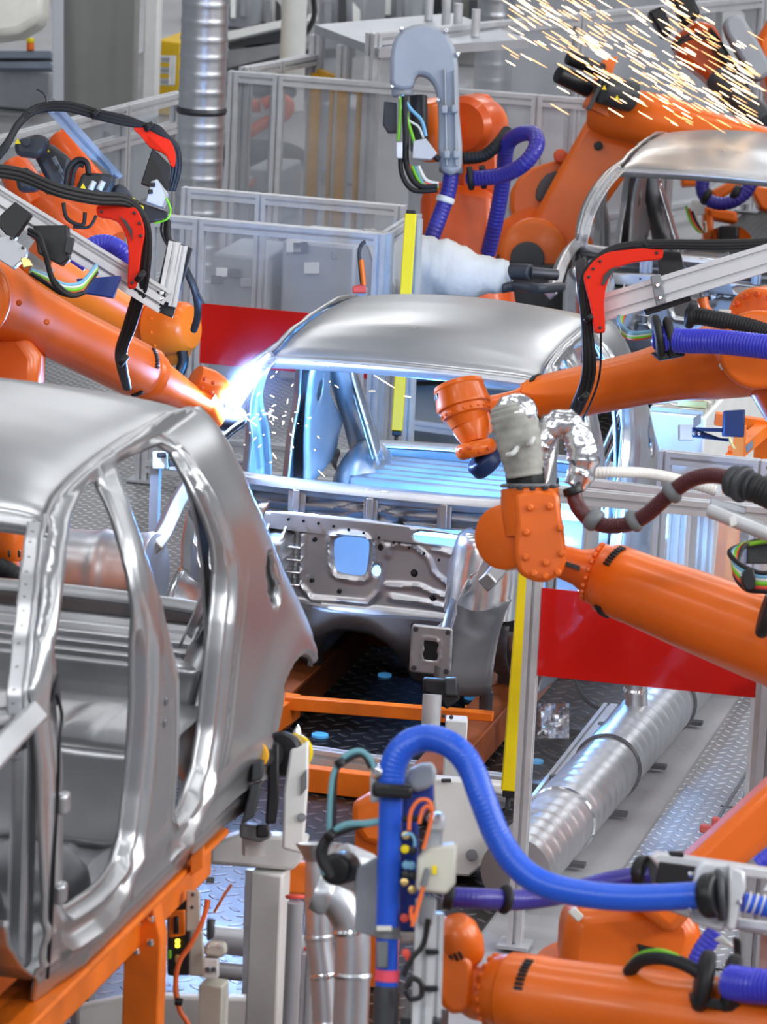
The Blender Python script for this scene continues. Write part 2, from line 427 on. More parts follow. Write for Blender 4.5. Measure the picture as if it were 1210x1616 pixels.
OUTER = [(.558, 1.410), (.631, 1.423), (.757, 1.442), (.901, 1.457), (1.159, 1.467), (1.4, 1.468), (1.666, 1.461), (1.90, 1.434), (1.99, 1.405), (2.01, 1.34), (2.0, 1.27), (2.04, 1.16), (2.15, 1.03), (2.30, .88), (2.46, .76), (2.56, .66), (2.61, .58)]+ARCH[6:]+[(2.0, .235), (1.90, .222), (1.2, .212), (.271, .204), (.204, .20), (.16, .288), (.16, .499), (.125, .70), (.105, .879), (.08, 1.068), (.166, 1.191), (.325, 1.315)]
FUEL = [(2.093, .973), (2.141, .953), (2.179, .897), (2.206, .843), (2.19, .808), (2.14, .816), (2.083, .871), (2.061, .942)]
MIRROR = [(.225, 1.075), (.232, .998), (.185, 1.0)]

def wfun(y, z):
    w = .36+.64*(1-sstep(.95, 1.2, z)); return max(w, .36+.30*sstep(1.2, 1.5, y)*sstep(1.36, 1.25, z) if z > .9 else 0)
def make_car(label, loc):
    T = thing('car_shell', label, 'car', loc, 'bare car bodies on the line')
    def part(name, bm, m='steel', parent=T, **k): return obj(name, bm, m, parent, local=True, **k)
    for sgn in (1, -1):
        def f(y, z, dh, do):
            x = side_x(y, z); d = min(dh[0], dh[1]); w = wfun(y, z)
            d /= w; rec = 0.
            rec += .018*(1-sstep(.018, .030, d)); rec += .018*(1-sstep(.075, .098, d)); rec -= .006*math.exp(-((d-.112)/.014)**2)
            rec -= .010*math.exp(-((d-.036)/.006)**2)
            if y > 1.45 and .42 < z < 1.0: rec -= (.009*math.exp(-((d-.150)/.013)**2)+.009*math.exp(-((d-.200)/.013)**2))*sstep(1.45, 1.6, y)*sstep(.42, .5, z)*(1-sstep(.9, 1., z))
            if z < .42: rec -= .008*math.exp(-((z-.315)/.012)**2)+.008*math.exp(-((z-.275)/.010)**2)
            k = 1-.80*sstep(.95, 1.18, z)*(1-sstep(1.25, 1.5, y)*.8)
            if z < .44: rec -= .010*sstep(.36, .40, z)*(1-sstep(.42, .44, z)); rec += .012*(1-sstep(.30, .315, z))
            if len(dh) > 2:
                rec += .030*(1-sstep(.0, .016, dh[2]))
            kz = sstep(.98, 1.16, z)*(1-sstep(1.35, 1.65, y)*.7); q = min(dh[0], dh[1]); q = q/(q+do+1e-6)
            bulge = .026*kz*max(0., 4*q*(1-q))**.75
            rec += .022*(1-sstep(0, .02, do)) if (y > 2.0 and z < .62 and math.hypot(y-2.38, z-.25) < .42) else 0
            return V((sgn*(x-rec*k*(1-.6*kz)+bulge-.012*kz), y, z))
        holes = [FRONT_AP, REAR_AP, FUEL] if sgn > 0 else [FRONT_AP, REAR_AP]
        bm = NB(); sheet(bm, OUTER, holes, f, .0135, (0, 0), flip=sgn < 0, rings=(.008, .018, .030, .036, .042, .058, .075, .086, .098, .112, .126), wf=wfun)
        sp = part('side_panel', bm, 'steel_skin', solid=.014, smooth=50)
        if sgn > 0:
            bm = NB(); grid(bm, lambda a, b: V((.735-.05*b+.02*math.sin(a*PI), 2.03+.21*a, .99-.2*b-.0*a)), 6, 6); part('filler_recess', bm, 'steel_dark', sp)
            bm = NB(); prism(bm, [V((side_x(a, b)+.004, a, b)) for a, b in MIRROR], (-.006, 0, 0)); part('mirror_triangle', bm, 'charcoal', sp)
            for yy, zz in ((1.04, .80), (1.035, .74)):
                bm = NB(); box(bm, (side_x(yy, zz)+.001, yy, zz), (.008, .022, .022)); part('bolt_plate', bm, 'steel_dark', sp, bevel=.003)
            for yy, zz in ((1.68, .79), (1.68, .74)):
                bm = NB(); lathe(bm, (side_x(yy, zz)-.03, yy, zz), (side_x(yy, zz)-.015, yy, zz), [(0, .013), (1, .013)], 12); part('striker_hole', bm, 'black', sp)
            # hinge pillar seam of sealant
            bm = NB(); tube(bm, [(side_x(y, z)+.006, y, z) for y, z in ((.20, 1.03), (.225, .97), (.205, .90), (.20, .80), (.19, .60), (.185, .42), (.19, .28))], .005, 6); part('sealant_bead', bm, 'black', sp)
            for zz in (.74, .50):
                bm = NB(); box(bm, (side_x(.21, zz)+.012, .225, zz), (.03, .05, .055)); part('hinge', bm, 'steel', sp, bevel=.01)
    # roof with a lowered gutter line along both rails
    RL = [(.558, .600, 1.402), (.757, .640, 1.436), (.901, .622, 1.450), (1.159, .610, 1.459), (1.4, .608, 1.460), (1.66, .612, 1.452), (1.90, .615, 1.426), (2.03, .60, 1.396)]
    def rail(y):
        return side_x(y, lut([(q[0], q[2]) for q in RL], y))-.012, lut([(q[0], q[2]) for q in RL], y)
    def roof(a, b):
        t = 2*a-1; y0 = .525+.035*t*t+(2.03-.525)*b; x, z = rail(max(.558, y0)); c = .058*(.35+.65*sstep(0, .35, b))*(1-.5*sstep(.75, 1., b))
        zz = z+c*(1-t*t)-.022*abs(t)**14-.012*sstep(.93, 1, b)
        if b < .03: zz -= .02*(1-b/.03)
        return V((x*t, y0, zz))
    bm = NB(); grid(bm, roof, 40, 48); part('roof', bm, 'steel_skin', solid=.012)
    # windscreen header beam and pillar flanges
    bm = NB()
    grid(bm, lambda a, b: (lambda t: V((.60*t, .512+.035*t*t+.05*b, 1.378+.052*.35*(1-t*t)*1.2-.035*math.sin(b*PI)-.0*b)))(2*a-1), 30, 6)
    grid(bm, lambda a, b: (lambda t: V((.60*t, .508+.035*t*t+.012*b, 1.388+.058*.35*(1-t*t)-.012*(1-b))))(2*a-1), 30, 3)
    part('windscreen_header', bm, 'steel', solid=.008)
    for s in (1, -1):
        A = [(.558, 1.402), (.45, 1.368), (.325, 1.308), (.245, 1.255), (.166, 1.185), (.09, 1.065), (.08, 1.0)]
        def fl(a, b):
            i = min(int(a*6), 5); k = a*6-i; y = A[i][0]*(1-k)+A[i+1][0]*k; z = A[i][1]*(1-k)+A[i+1][1]*k
            return V((s*(side_x(max(y, .1), z)-.018-.058*b), y+.02*sstep(.1, .3, b)-.012*b, z-.018*sstep(.15, .35, b)))
        bm = NB(); grid(bm, fl, 36, 10, flip=s < 0); part('pillar_flange', bm, 'steel', solid=.006)
        for k in range(14):
            q = fl((k+.5)/14, .72); bm = NB(); lathe(bm, q-V((0, .0, 0)), q+V((0, -.004, .004)), [(0, .006), (1, .006)], 8); part('rivet', bm, 'charcoal')
    # cowl: bowed shelf, plenum wall under it
    bow = lambda t: -.075*(1-t*t)+.10*t**4
    bm = NB()
    prof = [(.05, 1.012), (.012, 1.010), (0, 1.004), (-.006, .985), (.01, .972), (.02, .955)]
    grid(bm, lambda a, b: (lambda t, i, k: V((.735*t, bow(t)+prof[i][0]*(1-k)+prof[i+1][0]*k+.03, prof[i][1]*(1-k)+prof[i+1][1]*k-.015*t*t)))(2*a-1, min(int(b*5), 4), b*5-min(int(b*5), 4)), 40, 15)
    cw = part('cowl_panel', bm, 'steel', solid=.004)
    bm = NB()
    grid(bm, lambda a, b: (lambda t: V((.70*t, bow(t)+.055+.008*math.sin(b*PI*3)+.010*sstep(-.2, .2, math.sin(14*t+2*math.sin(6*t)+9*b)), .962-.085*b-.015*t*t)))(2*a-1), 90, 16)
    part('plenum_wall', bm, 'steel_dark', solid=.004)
    for x in (-.55, -.30, .02, .33):
        bm = NB(); box(bm, (x, bow(x/.735)+.045, .93), (.06 if x > 0 else .075, .02, .10)); box(bm, (x, bow(x/.735)+.03, .93), (.03, .02, .10)); part('cowl_bracket', bm, 'steel', bevel=.004)
    bm = NB(); box(bm, (.05, bow(.05)+.035, .998), (.10, .012, .028)); part('latch_slot', bm, 'steel_bright', cw, bevel=.004)
    # firewall
    WIN = [(-.055+(a+.105)*.80, .735+(b-.70)*.76) for a, b in ((-.20, .765), (-.19, .635), (-.155, .605), (-.06, .60), (-.025, .625), (-.015, .775), (-.05, .80), (-.13, .80), (-.17, .79))]
    RND = [(.055+.022*math.cos(a), .685+.022*math.sin(a)) for a in [k*PI/6 for k in range(12)]]
    PLEN = [(.245, .872), (.56, .853), (.565, .805), (.255, .822)]
    FO = [(-.60, .872), (-.3, .896), (.0, .898), (.3, .883), (.62, .853), (.64, .70), (.60, .52), (.42, .49), (.20, .50), (.12, .49), (-.02, .505), (-.28, .50), (-.40, .47), (-.58, .50), (-.63, .70)]
    LOOP1 = [(.10, .75), (.10, .785), (.14, .80), (.18, .795), (.20, .80), (.27, .76), (.30, .70), (.36, .66), (.42, .65), (.42, .60), (.30, .62), (.24, .64), (.10, .63)]
    def bead(x, z, L):
        best = 9.
        for (ax, az), (bx, bz) in zip(L, L[1:]):
            dx, dz = bx-ax, bz-az; t = max(0, min(1, ((x-ax)*dx+(z-az)*dz)/(dx*dx+dz*dz))); best = min(best, math.hypot(x-ax-dx*t, z-az-dz*t))
        return best
    B2 = [(.28, .795), (.35, .785), (.41, .77), (.44, .70), (.47, .66)]; B3 = [(.12, .585), (.30, .575), (.40, .555), (.46, .56)]; B4 = [(-.27, .80), (-.27, .60), (-.22, .545), (.02, .55), (.07, .60), (.085, .80)]; B5 = [(.42, .79), (.46, .775), (.45, .74)]
    def fw(x, z, dh, do):
        y = .0-.02*(1-(x/.62)**2)
        y -= .050*sstep(.812, .822, z)*(1-sstep(.90, .915, z+.02*(abs(x) > .5)))
        y -= .030*(1-sstep(.0, .045, dh[0]))*0+.016*math.exp(-((dh[0]-.022)/.007)**2)
        for L, h, w in ((LOOP1, .014, .0085), (B2, .012, .008), (B3, .013, .010), (B4, .015, .009), (B5, .010, .008)): y -= h*math.exp(-(bead(x, z, L)/w)**2)
        y -= .045*(1-sstep(.50, .545, z))
        y += .006*math.sin(9*x+1)*math.sin(11*z)
        return V((x, y, z))
    bm = NB(); sheet(bm, FO, [WIN, RND, PLEN], fw, .0115, (0, 3), flip=False)
    fwp = part('firewall', bm, 'steel', solid=.004, smooth=60)
    for x, z in ((-.215, .785), (-.22, .62), (.07, .78), (.215, .69), (.385, .635), (-.36, .85), (-.44, .862), (.145, .872), (-.10, .588), (.30, .60), (.47, .72)):
        bm = NB(); lathe(bm, (x, .01, z), (x, -.055 if z > .84 else -.035, z), [(0, .016), (.6, .016), (.62, .010), (1, .008)], 12); part('stud', bm, 'black', fwp)
    for k in range(11): bm = NB(); lathe(bm, (-.32+.065*k, -.07, .866-.0010*k*k), (-.32+.065*k, -.0745, .866-.0010*k*k), [(0, .006), (1, .006)], 8); part('rim_hole', bm, 'black', fwp)
    # pedal box bulge left of the windowed panel, with a round opening and gusset ribs
    bm = NB(); HB = [(-.44+.042*math.cos(a), .695+.04*math.sin(a)) for a in [k*PI/7 for k in range(14)]]
    sheet(bm, [(-.60, .80), (-.33, .82), (-.30, .80), (-.305, .62), (-.34, .55), (-.58, .55)], [HB], lambda x, z, dh, do: V((x, -.03-.11*sstep(0, .035, do)-.008*math.exp(-((dh[0]-.02)/.007)**2), z)), .011, (0, 0))
    pb = part('pedal_box', bm, 'steel', solid=.004, smooth=60)
    for k in range(4):
        bm = NB(); box(bm, (-.285, -.06, .76-.05*k), (.06, .07, .010)); part('gusset', bm, 'steel_bright', pb, bevel=.004)
    for k in range(4):
        bm = NB(); prism(bm, [(-.56+.075*k, -.03, .80), (-.56+.075*k, -.13, .80), (-.56+.075*k, -.03, .855)], (.008, 0, 0)); part('gusset', bm, 'steel', pb)
    # toe board curving down into floor, raised tunnel
    def tun(x): return .27*(sstep(-.24, -.15, x)*(1-sstep(.13, .22, x)))
    prof2 = [(-.055, .505), (-.06, .49), (-.03, .43), (.08, .34), (.20, .27), (.34, .245), (1.0, .24), (1.43, .24)]
    def fp(a, b):
        x = -.735+1.47*a; i = min(int(b*7), 6); k = b*7-i; y = prof2[i][0]*(1-k)+prof2[i+1][0]*k; z = prof2[i][1]*(1-k)+prof2[i+1][1]*k
        rib = .010*sstep(.3, .7, math.sin(2*PI*x/.13))*(1 if b > .72 else 0)*(1-sstep(.0, .1, tun(x)))
        zt = .245+tun(x); m = sstep(.0, .02, tun(x))
        return V((x, y, max(z, zt) if tun(x) > .01 and z < zt else z+rib))
    bm = NB()
    bmf = grid(bm, fp, 100, 70)
    for fc in list(bm.faces):
        c = fc.calc_center_median()
        if c.y < .08 and -.17 < c.x < .15 and c.z < .497: bm.faces.remove(fc)
    part('floor_pan', bm, 'steel', solid=.004)
    bm = NB()
    TB = [(-.64, .53), (-.3, .535), (0, .53), (.3, .53), (.64, .53), (.62, .22), (.19, .22), (.16, .34), (.13, .41), (.06, .445), (-.06, .45), (-.13, .42), (-.17, .34), (-.20, .22)]
    sheet(bm, TB, [], lambda x, z, dh, do: V((x, -.07+.22*sstep(.46, .20, z)-.05*math.exp(-((math.hypot(x+.01, (z-.22)*.9)-.26)/.06)**2), z)), .02); part('toe_board', bm, 'steel_darker', solid=.005, smooth=60)
    for x, z in ((.24, .49), (-.27, .45), (-.50, .47)):
        bm = NB(); lathe(bm, (x, -.03, z), (x, -.10, z), [(0, .016), (.7, .016), (.72, .010), (1, .008)], 12); part('stud', bm, 'black')
    # humps and dark mats on the footwell
    for x in (-.42, .42):
        bm = NB(); blob(bm, (x, .95, .26), (.20, .26, .10)); part('seat_mount', bm, 'steel_dark')
    bm = NB(); grid(bm, lambda a, b: V((-.70+1.4*a, 1.41+.035*math.sin(b*PI/2)+.0, .24+.28*b+.010*math.sin(a*PI*9)*math.sin(b*PI))), 60, 10); grid(bm, lambda a, b: V((-.70+1.4*a, 1.445+.55*b, .52+.03*sstep(0, .2, b)-.03*sstep(.5, 1, b)+.012*sstep(.4, .8, math.sin(a*26))*math.sin(b*PI))), 80, 12)
    part('seat_pan', bm, 'steel', solid=.004)
    bm = NB(); grid(bm, lambda a, b: V((-.60+1.2*a, 2.0+.62*b, .50+.10*sstep(.0, .14, b)+.013*sstep(.3, .7, math.sin(b*38))*sstep(0, .1, a)*(1-sstep(.9, 1, a)))), 40, 60); part('cargo_floor', bm, 'steel', solid=.004)
    bm = NB()
    RO = [(-.68, .28), (.68, .28), (.70, .60), (.66, .64), (-.66, .64), (-.70, .60)]
    SL = [[(cx-.05, .53), (cx+.05, .53), (cx+.065, .545), (cx+.05, .56), (cx-.05, .56), (cx-.065, .545)] for cx in (-.40, .05, .45)]
    sheet(bm, RO, SL, lambda x, z, dh, do: V((x, 2.60+.04*sstep(.44, .40, z)*0-.015*math.exp(-((z-.47)/.012)**2)-.012*math.exp(-((x-.2)/.02)**2)+.10*(1-(x/.7)**2), z)), .014, (0, 2))
    part('rear_panel', bm, 'steel', solid=.006, smooth=60)
    # tailgate opening frame
    def fr(t):                               # half width against height
        z = .60+.81*t; return V((min(side_x(lut(YSIL, z)+.08, z), .74)-.01, lut(YSIL, z)+.085, z))
    for s in (1, -1):
        bm = NB()
        def tf(a, b):
            q = fr(a); k = b; w = .085+.05*(1-sstep(0, .25, a))+.05*sstep(.85, 1, a)
            return V((s*(q.x-w*k), q.y-.03*math.sin(k*PI)+.03*k, q.z-.02*k*sstep(.8, 1, a)))
        grid(bm, tf, 30, 8, flip=s > 0); part('tailgate_pillar', bm, 'steel', solid=.012)
    bm = NB(); grid(bm, lambda a, b: (lambda t: V((.58*t, 1.97+.04*b, 1.385-.06*b+.03*(1-t*t))))(2*a-1), 24, 5); part('roof_rear_beam', bm, 'steel', solid=.03)
    bm = NB(); grid(bm, lambda a, b: (lambda t: V((.68*t, 2.60+.10*(1-t*t)-.09*b, .64+.02*math.sin(b*PI))))(2*a-1), 24, 5); part('rear_sill', bm, 'steel', solid=.01)
    for s in (1, -1):
        # wheel houses
        bm = NB(); blob(bm, (s*.60, 2.38, .42), (.15, .37, .28), None, 32, 20); part('rear_wheelhouse', bm, 'steel', smooth=60)
        bm = NB(); grid(bm, lambda a, b: V((s*(.50+.20*b-.02*math.sin(a*PI)), 2.28+.10*a+.03*b, .55+.50*b*1.0-.0)), 8, 14, flip=s < 0)
        grid(bm, lambda a, b: V((s*(.50+.20*b), 2.28+.03*b-.04*a, .55+.50*b)), 3, 14, flip=s > 0)
        grid(bm, lambda a, b: V((s*(.50+.16*b), 2.20+.12*a, .66+.42*b-.06*abs(a-.5))), 6, 10, flip=s < 0)
        part('damper_tower', bm, 'steel_bright', solid=.008)
        bm = NB(); sheet(bm, [(1.72, .60), (2.3, .60), (2.35, .80), (2.05, .98), (1.93, 1.25), (1.90, 1.36), (1.66, 1.37), (1.64, 1.1)], [[(1.82+.05*math.cos(a), 1.02+.05*math.sin(a)) for a in [k*PI/6 for k in range(12)]], [(1.76, 1.16), (1.86, 1.16), (1.86, 1.30), (1.74, 1.30)]], lambda y, z, dh, do: V((s*(side_x(y, z)-.075-.02*sstep(0, .03, do)), y, z)), .03, flip=s > 0); part('inner_quarter', bm, 'steel', solid=.004)
        # front structure
        bm = NB()
        bar(bm, (s*.45, .15, .42), (s*.45, -.20, .52), .075, .12); bar(bm, (s*.45, -.20, .52), (s*.44, -.62, .53), .075, .125)
        fr_ = part('front_rail', bm, 'steel', bevel=.012)
        bm = NB(); SLOT = [(-.028, .035), (.028, .035), (.034, .02), (.026, .0), (.034, -.02), (.028, -.042), (-.028, -.042), (-.034, -.02), (-.026, 0), (-.034, .02)]
        sheet(bm, [(-.075, .092), (.078, .092), (.086, .085), (.088, -.088), (.08, -.096), (-.078, -.096), (-.086, -.088), (-.084, .085)], [SLOT], lambda x, z, dh, do: V((s*.44+x, -.625-.006*math.exp(-(dh[0]/.008)**2), .545+z)), .012)
        ep = part('end_plate', bm, 'steel', fr_, solid=.006)
        for a in (-.065, .068):
            for c in (-.078, .074):
                bm = NB(); lathe(bm, (s*.44+a, -.63, .545+c), (s*.44+a, -.634, .545+c), [(0, .010), (1, .010)], 10); part('bolt_hole', bm, 'charcoal', ep)
        bm = NB(); bar(bm, (s*.44, -.621, .545), (s*.44, -.6225, .545), .075, .10); part('rail_bore', bm, 'black', fr_)
        bm = NB(); tube(bm, [(s*.735, .10, 1.0), (s*.735, -.10, .985), (s*.725, -.35, .945), (s*.70, -.62, .885), (s*.69, -.78, .865)], .042, 4, 6); ar = part('apron_rail', bm, 'steel', bevel=.008, smooth=20)
        bm = NB(); lathe(bm, (s*.56, -.28, .62), (s*.575, -.26, .94), [(0, .15), (.55, .15), (.8, .135), (.93, .125), (1, .095), (1., .05), (.97, .045)], 26); st = part('strut_tower', bm, 'steel_bright', smooth=40)
        for k in range(3):
            a = .6+k*2.1; bm = NB(); cyl(bm, (s*.575+.075*math.cos(a), -.26+.075*math.sin(a), .938), (s*.575+.075*math.cos(a), -.26+.075*math.sin(a), .945), .009, None, 10); part('stud_hole', bm, 'black', st)
        def wh(a, b):
            th = PI*(.02+.96*a); r = .34
            return V((s*(.46+.24*b), -.30-r*math.cos(th), .38+r*.95*math.sin(th)-.02*math.sin(b*PI)))
        bm = NB(); grid(bm, wh, 26, 8); part('front_wheelhouse', bm, 'steel_darker' if s > 0 else 'steel_bright', solid=.004)
        bm = NB(); sheet(bm, [(-.62, .52), (.0, .42), (.02, .93), (-.10, .96), (-.45, .90), (-.60, .80)], [], lambda y, z, dh, do: V((s*(.50+.10*sstep(.6, .95, z)+.018*sstep(0, .3, math.sin(17*y)*math.sin(13*z))), y, z)), .02, flip=s < 0); part('apron_panel', bm, 'steel_bright', solid=.004)
        for y, z in ((-.12, .66), (-.33, .60)):
            bm = NB(); lathe(bm, (s*.52, y, z), (s*.48, y-.02, z), [(0, .02), (.7, .02), (1, .012)], 12); part('stud', bm, 'black')
        bm = NB(); bar(bm, (s*.685, .185, .30), (s*.685, .185, .98), .06, .07); part('hinge_pillar', bm, 'steel', bevel=.02)
    return T

fg = make_car('silver bare car body nearest the camera on orange frame, side facing, lower left', (.155, -7.362, 1.029))
mid = dup_tree(fg); mid.location = (-.05, 0, -.065); mid.scale = (1, 1, 1.065); mid['label'] = 'silver bare car body under the welding arc, seen from the front, centre'
far = dup_tree(fg); far.location = (.10, 7.0, -.10); far['label'] = 'silver bare car body farthest back, partly cut off by the right edge'

# ------------------------------------------------------------------ robots
def q3(p): return P(*p)
def lz(T, name, m, a, b, prof, seg=32, d=None, **k):
    s = (d or (a[2]+b[2])/2)/FPX; bm = NB(); lathe(bm, q3(a), q3(b), [(t, r*s) for t, r in prof], seg); return obj(name, bm, m, T, **k)
def rc(T, name, m, a, b, r, e=.15, seg=28, **k):
    bm = NB(); rcyl(bm, q3(a), q3(b), r*(a[2]+b[2])/2/FPX, e, seg); return obj(name, bm, m, T, **k)
def tb(T, name, m, pts, r, d=None, seg=12, n=8, **k):
    w = PS(pts, d); s = w and (sum((q-CC).dot(CF) for q in w)/len(w))/FPX; bm = NB(); tube(bm, w, r*s, seg, n); return obj(name, bm, m, T, **k)
def rb(T, name, m, pts, r, d=None, pitch=.014, depth=.07, **k):
    w = PS(pts, d); s = (sum((q-CC).dot(CF) for q in w)/len(w))/FPX; bm = NB(); ribbed(bm, w, r*s, pitch, depth); return obj(name, bm, m, T, **k)
def sl(T, name, m, poly, d, th, smooth=0, tilt=(0, 0), bevel=.004, **k):
    bm = NB(); slab(bm, poly, d, th, smooth, tilt); return obj(name, bm, m, T, bevel=bevel, **k)
def rect(u0, v0, u1, v1, lean=0): return [(u0+lean, v0), (u1+lean, v0), (u1, v1), (u0, v1)]
def al(T, name, a, b, w, h, slots=(1, 1), up=None, m='alu', **k):
    bm = NB(); profile(bm, q3(a), q3(b), w, h, slots, up); return obj(name, bm, m, T, **k)
def ring_at(T, a, b, t, R, n, size, m='orange', start=0., span=2*PI, name='bolt', flip=1):
    a, b = q3(a), q3(b); s = (b-a).normalized()*flip; bolts(T, a.lerp(b, t), s, R, n, size, m, start, span, None, name)
def slots(T, a, b, t, R, n, m='black', start=0., span=.9):
    """row of dark slot covers around a ring"""
    a, b = q3(a), q3(b); X, Y, Z = frame(b-a); c = a.lerp(b, t); bm = NB()
    for i in range(n):
        g = start+span*(i/(n-1)-.5); N = X*math.cos(g)+Y*math.sin(g); tq = Y*math.cos(g)-X*math.sin(g); box(bm, c+N*(R-.001), (span*R/n*.82, .024, .008), (tq, Z, N))
    return obj('slot_cover_row', bm, m, T, bevel=.002, kind='stuff')
def base_robot(T, elbow, shoulder, floor_z=0., w=.24, m='orange', yaw=0., link=True):
    """link arm, shoulder casting and turntable standing on the floor"""
    e, s = V(elbow), V(shoulder); d = (s-e).normalized(); sd = d.cross(V((0, 0, 1))).normalized() if abs(d.z) < .97 else V((CR.x, CR.y, 0)).normalized()
    if link:
        bm = NB(); X, Y = sd, d.cross(sd); L = (s-e).length; rows = []
        for t, a, b in ((0, .8, .8), (.08, 1, 1), (.5, .82, .9), (.92, 1.1, 1.05), (1, .9, .9)):
            c = e.lerp(s, t); rows.append([bm.verts.new(c+X*(w*.36*b*math.copysign(abs(math.cos(g))**.55, math.cos(g)))+Y*(w*.5*a*math.copysign(abs(math.sin(g))**.55, math.sin(g)))) for g in (2*PI*i/24 for i in range(24))])
        for A, B in zip(rows, rows[1:]):
            for i in range(24): bm.faces.new((A[i], A[(i+1) % 24], B[(i+1) % 24], B[i]))
        bm.faces.new(rows[0][::-1]); bm.faces.new(rows[-1]); bmesh.ops.recalc_face_normals(bm, faces=bm.faces[:]); obj('link_arm', bm, m, T)
    bm = NB(); rcyl(bm, s-sd*.22, s+sd*.22, w*.85, .2); obj('shoulder', bm, m, T)
    b = V((s.x, s.y, floor_z)); top = s.z-.05
    bm = NB(); lathe(bm, b+V((0, 0, .20)), V((s.x, s.y, max(top, floor_z+.4))), [(0, .27), (.15, .28), (.3, .24), (.8, .20), (1, .16)], 30); obj('turntable', bm, m, T)
    bm = NB(); lathe(bm, b, b+V((0, 0, .22)), [(0, .34), (.3, .34), (.35, .30), (.9, .27), (1, .25)], 30); obj('base', bm, 'charcoal', T)

# --- right upper welding robot
a, b = (852, 632, 18.05), (1215, 552, 17.5)
T = thing('welding_robot', 'orange welding robot reaching left across the windscreen opening of the centre car', 'robot', PZ(1330, 800, 0) if False else V((P(1340, 800, 17.3).x, P(1340, 800, 17.3).y, 0)), 'orange line robots')
R7 = T
lz(T, 'forearm', 'orange', a, b, [(0, 38), (.02, 40), (.16, 40.5), (.45, 43), (.62, 50), (.74, 58), (.9, 66), (1, 62)], 40)
lz(T, 'end_ring', 'orange', (836, 636, 18.07), (853, 632, 18.05), [(0, 33), (.3, 37), (1, 38)], 36)
slots(T, a, b, .012, .104, 8, start=math.radians(200), span=1.0)
slots(T, a, b, .012, .104, 8, start=math.radians(100), span=.7)
ring_at(T, (836, 636, 18.07), (853, 632, 18.05), 0, .080, 14, .011, flip=-1)
lz(T, 'wrist_neck', 'orange', (838, 635, 18.07), (765, 655, 18.0), [(0, 31), (.3, 26), (.7, 27), (1, 30)], 28)
a2, b2 = (722, 604, 17.9), (740, 672, 17.86)
lz(T, 'wrist_drum', 'orange', a2, b2, [(0, 33), (.03, 39), (.12, 41), (.16, 39.5), (.50, 44), (.57, 43), (.60, 39), (.76, 38), (.8, 33), (1, 28)], 40)
slots(T, a2, b2, .24, .104, 7, start=math.radians(215), span=.9)
ring_at(T, a2, b2, .70, .098, 20, .006)
lz(T, 'wrist_joint', 'orange', (738, 655, 17.88), (750, 700, 17.84), [(0, 31), (.5, 29), (.9, 22), (1, 20)], 28)
rc(T, 'tool_flange', 'orange', (748, 696, 17.8), (754, 721, 17.8), 33, .35)
studs(T, PS([(726, 712), (741, 707), (757, 713), (772, 708)], 17.72), -CF, .008, 'orange_red')
rc(T, 'flange_cap', 'navy', (756, 718, 17.84), (776, 738, 17.86), 30, .3)
rc(T, 'elbow_hub', 'orange', (1195, 552, 17.2), (1195, 552, 17.8), 62, .15, 36)
rc(T, 'elbow_cover', 'orange', (1192, 500, 17.42), (1215, 495, 17.7), 46, .2)
bolts(T, P(1191, 500, 17.4), (P(1191, 500, 17.4)-P(1215, 495, 17.7)), .09, 12, .012, 'orange_red')
base_robot(T, P(1225, 570, 17.5), P(1340, 800, 17.3), 0, .30)
al(T, 'mounting_rail', (948, 487, 17.35), (1240, 398, 17.1), .105, .06, (2, 1), up=CF, m='alu_bright')
for u, v in ((1035, 460), (1143, 425)):
    o = sl(T, 'rail_clip', 'mid_grey', [(u-9, v-24), (u+7, v-28), (u+16, v+18), (u+1, v+23)], 17.22, .02)
    studs(o, PS([(u+2, v-10), (u+6, v+10)], 17.215), -CF, .010, 'chrome')
sl(T, 'hose_elbow_bracket', 'red', [(921, 440), (926, 425), (940, 409), (960, 398), (990, 394), (1038, 389), (1046, 394), (1046, 402), (1041, 409), (1000, 414), (972, 424), (962, 438), (956, 455), (953, 480), (955, 519), (951, 525), (941, 525), (937, 519), (931, 480)], 17.2, .05, 3, bevel=.006)
o = R7.children[-1]
sl(o, 'bracket_slot', 'charcoal', [(949, 449), (953, 434), (963, 424), (976, 420), (966, 430), (958, 442), (953, 450)], 17.192, .006, 0, bevel=0)
studs(o, PS([(929, 437), (936, 424), (947, 412), (1036, 399), (947, 517)], 17.195), -CF, .006, 'charcoal')
sl(T, 'back_plate', 'charcoal', [(907, 412), (925, 405), (924, 470), (912, 478)], 17.4, .02)
sl(T, 'back_plate', 'black', [(1037, 395), (1074, 398), (1082, 430), (1040, 445)], 17.5, .02)
sl(T, 'back_plate', 'black', [(1010, 480), (1088, 462), (1092, 474), (1020, 498)], 17.4, .03)
for k, (off, r) in enumerate(((0, 5), (-7, 5), (7, 4))):
    tb(T, 'weld_cable', 'rubber', [(1240, 384+off*.6, 17.1), (1130, 387+off*.6, 17.15), (1040, 386+off*.5, 17.2), (975, 392+off*.4, 17.22), (938, 414+off*.3, 17.22), (921+off*.5, 450, 17.24), (927+off*.7, 520, 17.26), (929+off, 590, 17.3), (912+off, 640, 17.5), (896+off*.6, 668, 17.75)], r)
for u, v in ((930, 500), (921, 625), (1018, 384), (1144, 385)): rc(T, 'cable_tie', 'black', (u-3, v-2, 17.22), (u+3, v+5, 17.22), 10, .2)
tb(T, 'thin_wire', 'black', [(948, 525, 17.2), (946, 590, 17.3), (930, 640, 17.5), (908, 680, 17.8)], 1.7)
rb(T, 'dress_hose', 'royal_hose', [(1035, 533, 17.0), (1075, 538, 16.95), (1140, 540, 16.85), (1250, 552, 16.7)], 20, pitch=.0135, depth=.10)
rb(T, 'dress_hose', 'rubber', [(1085, 497, 17.3), (1120, 502, 17.25), (1180, 515, 17.2), (1250, 538, 17.1)], 14, pitch=.013)
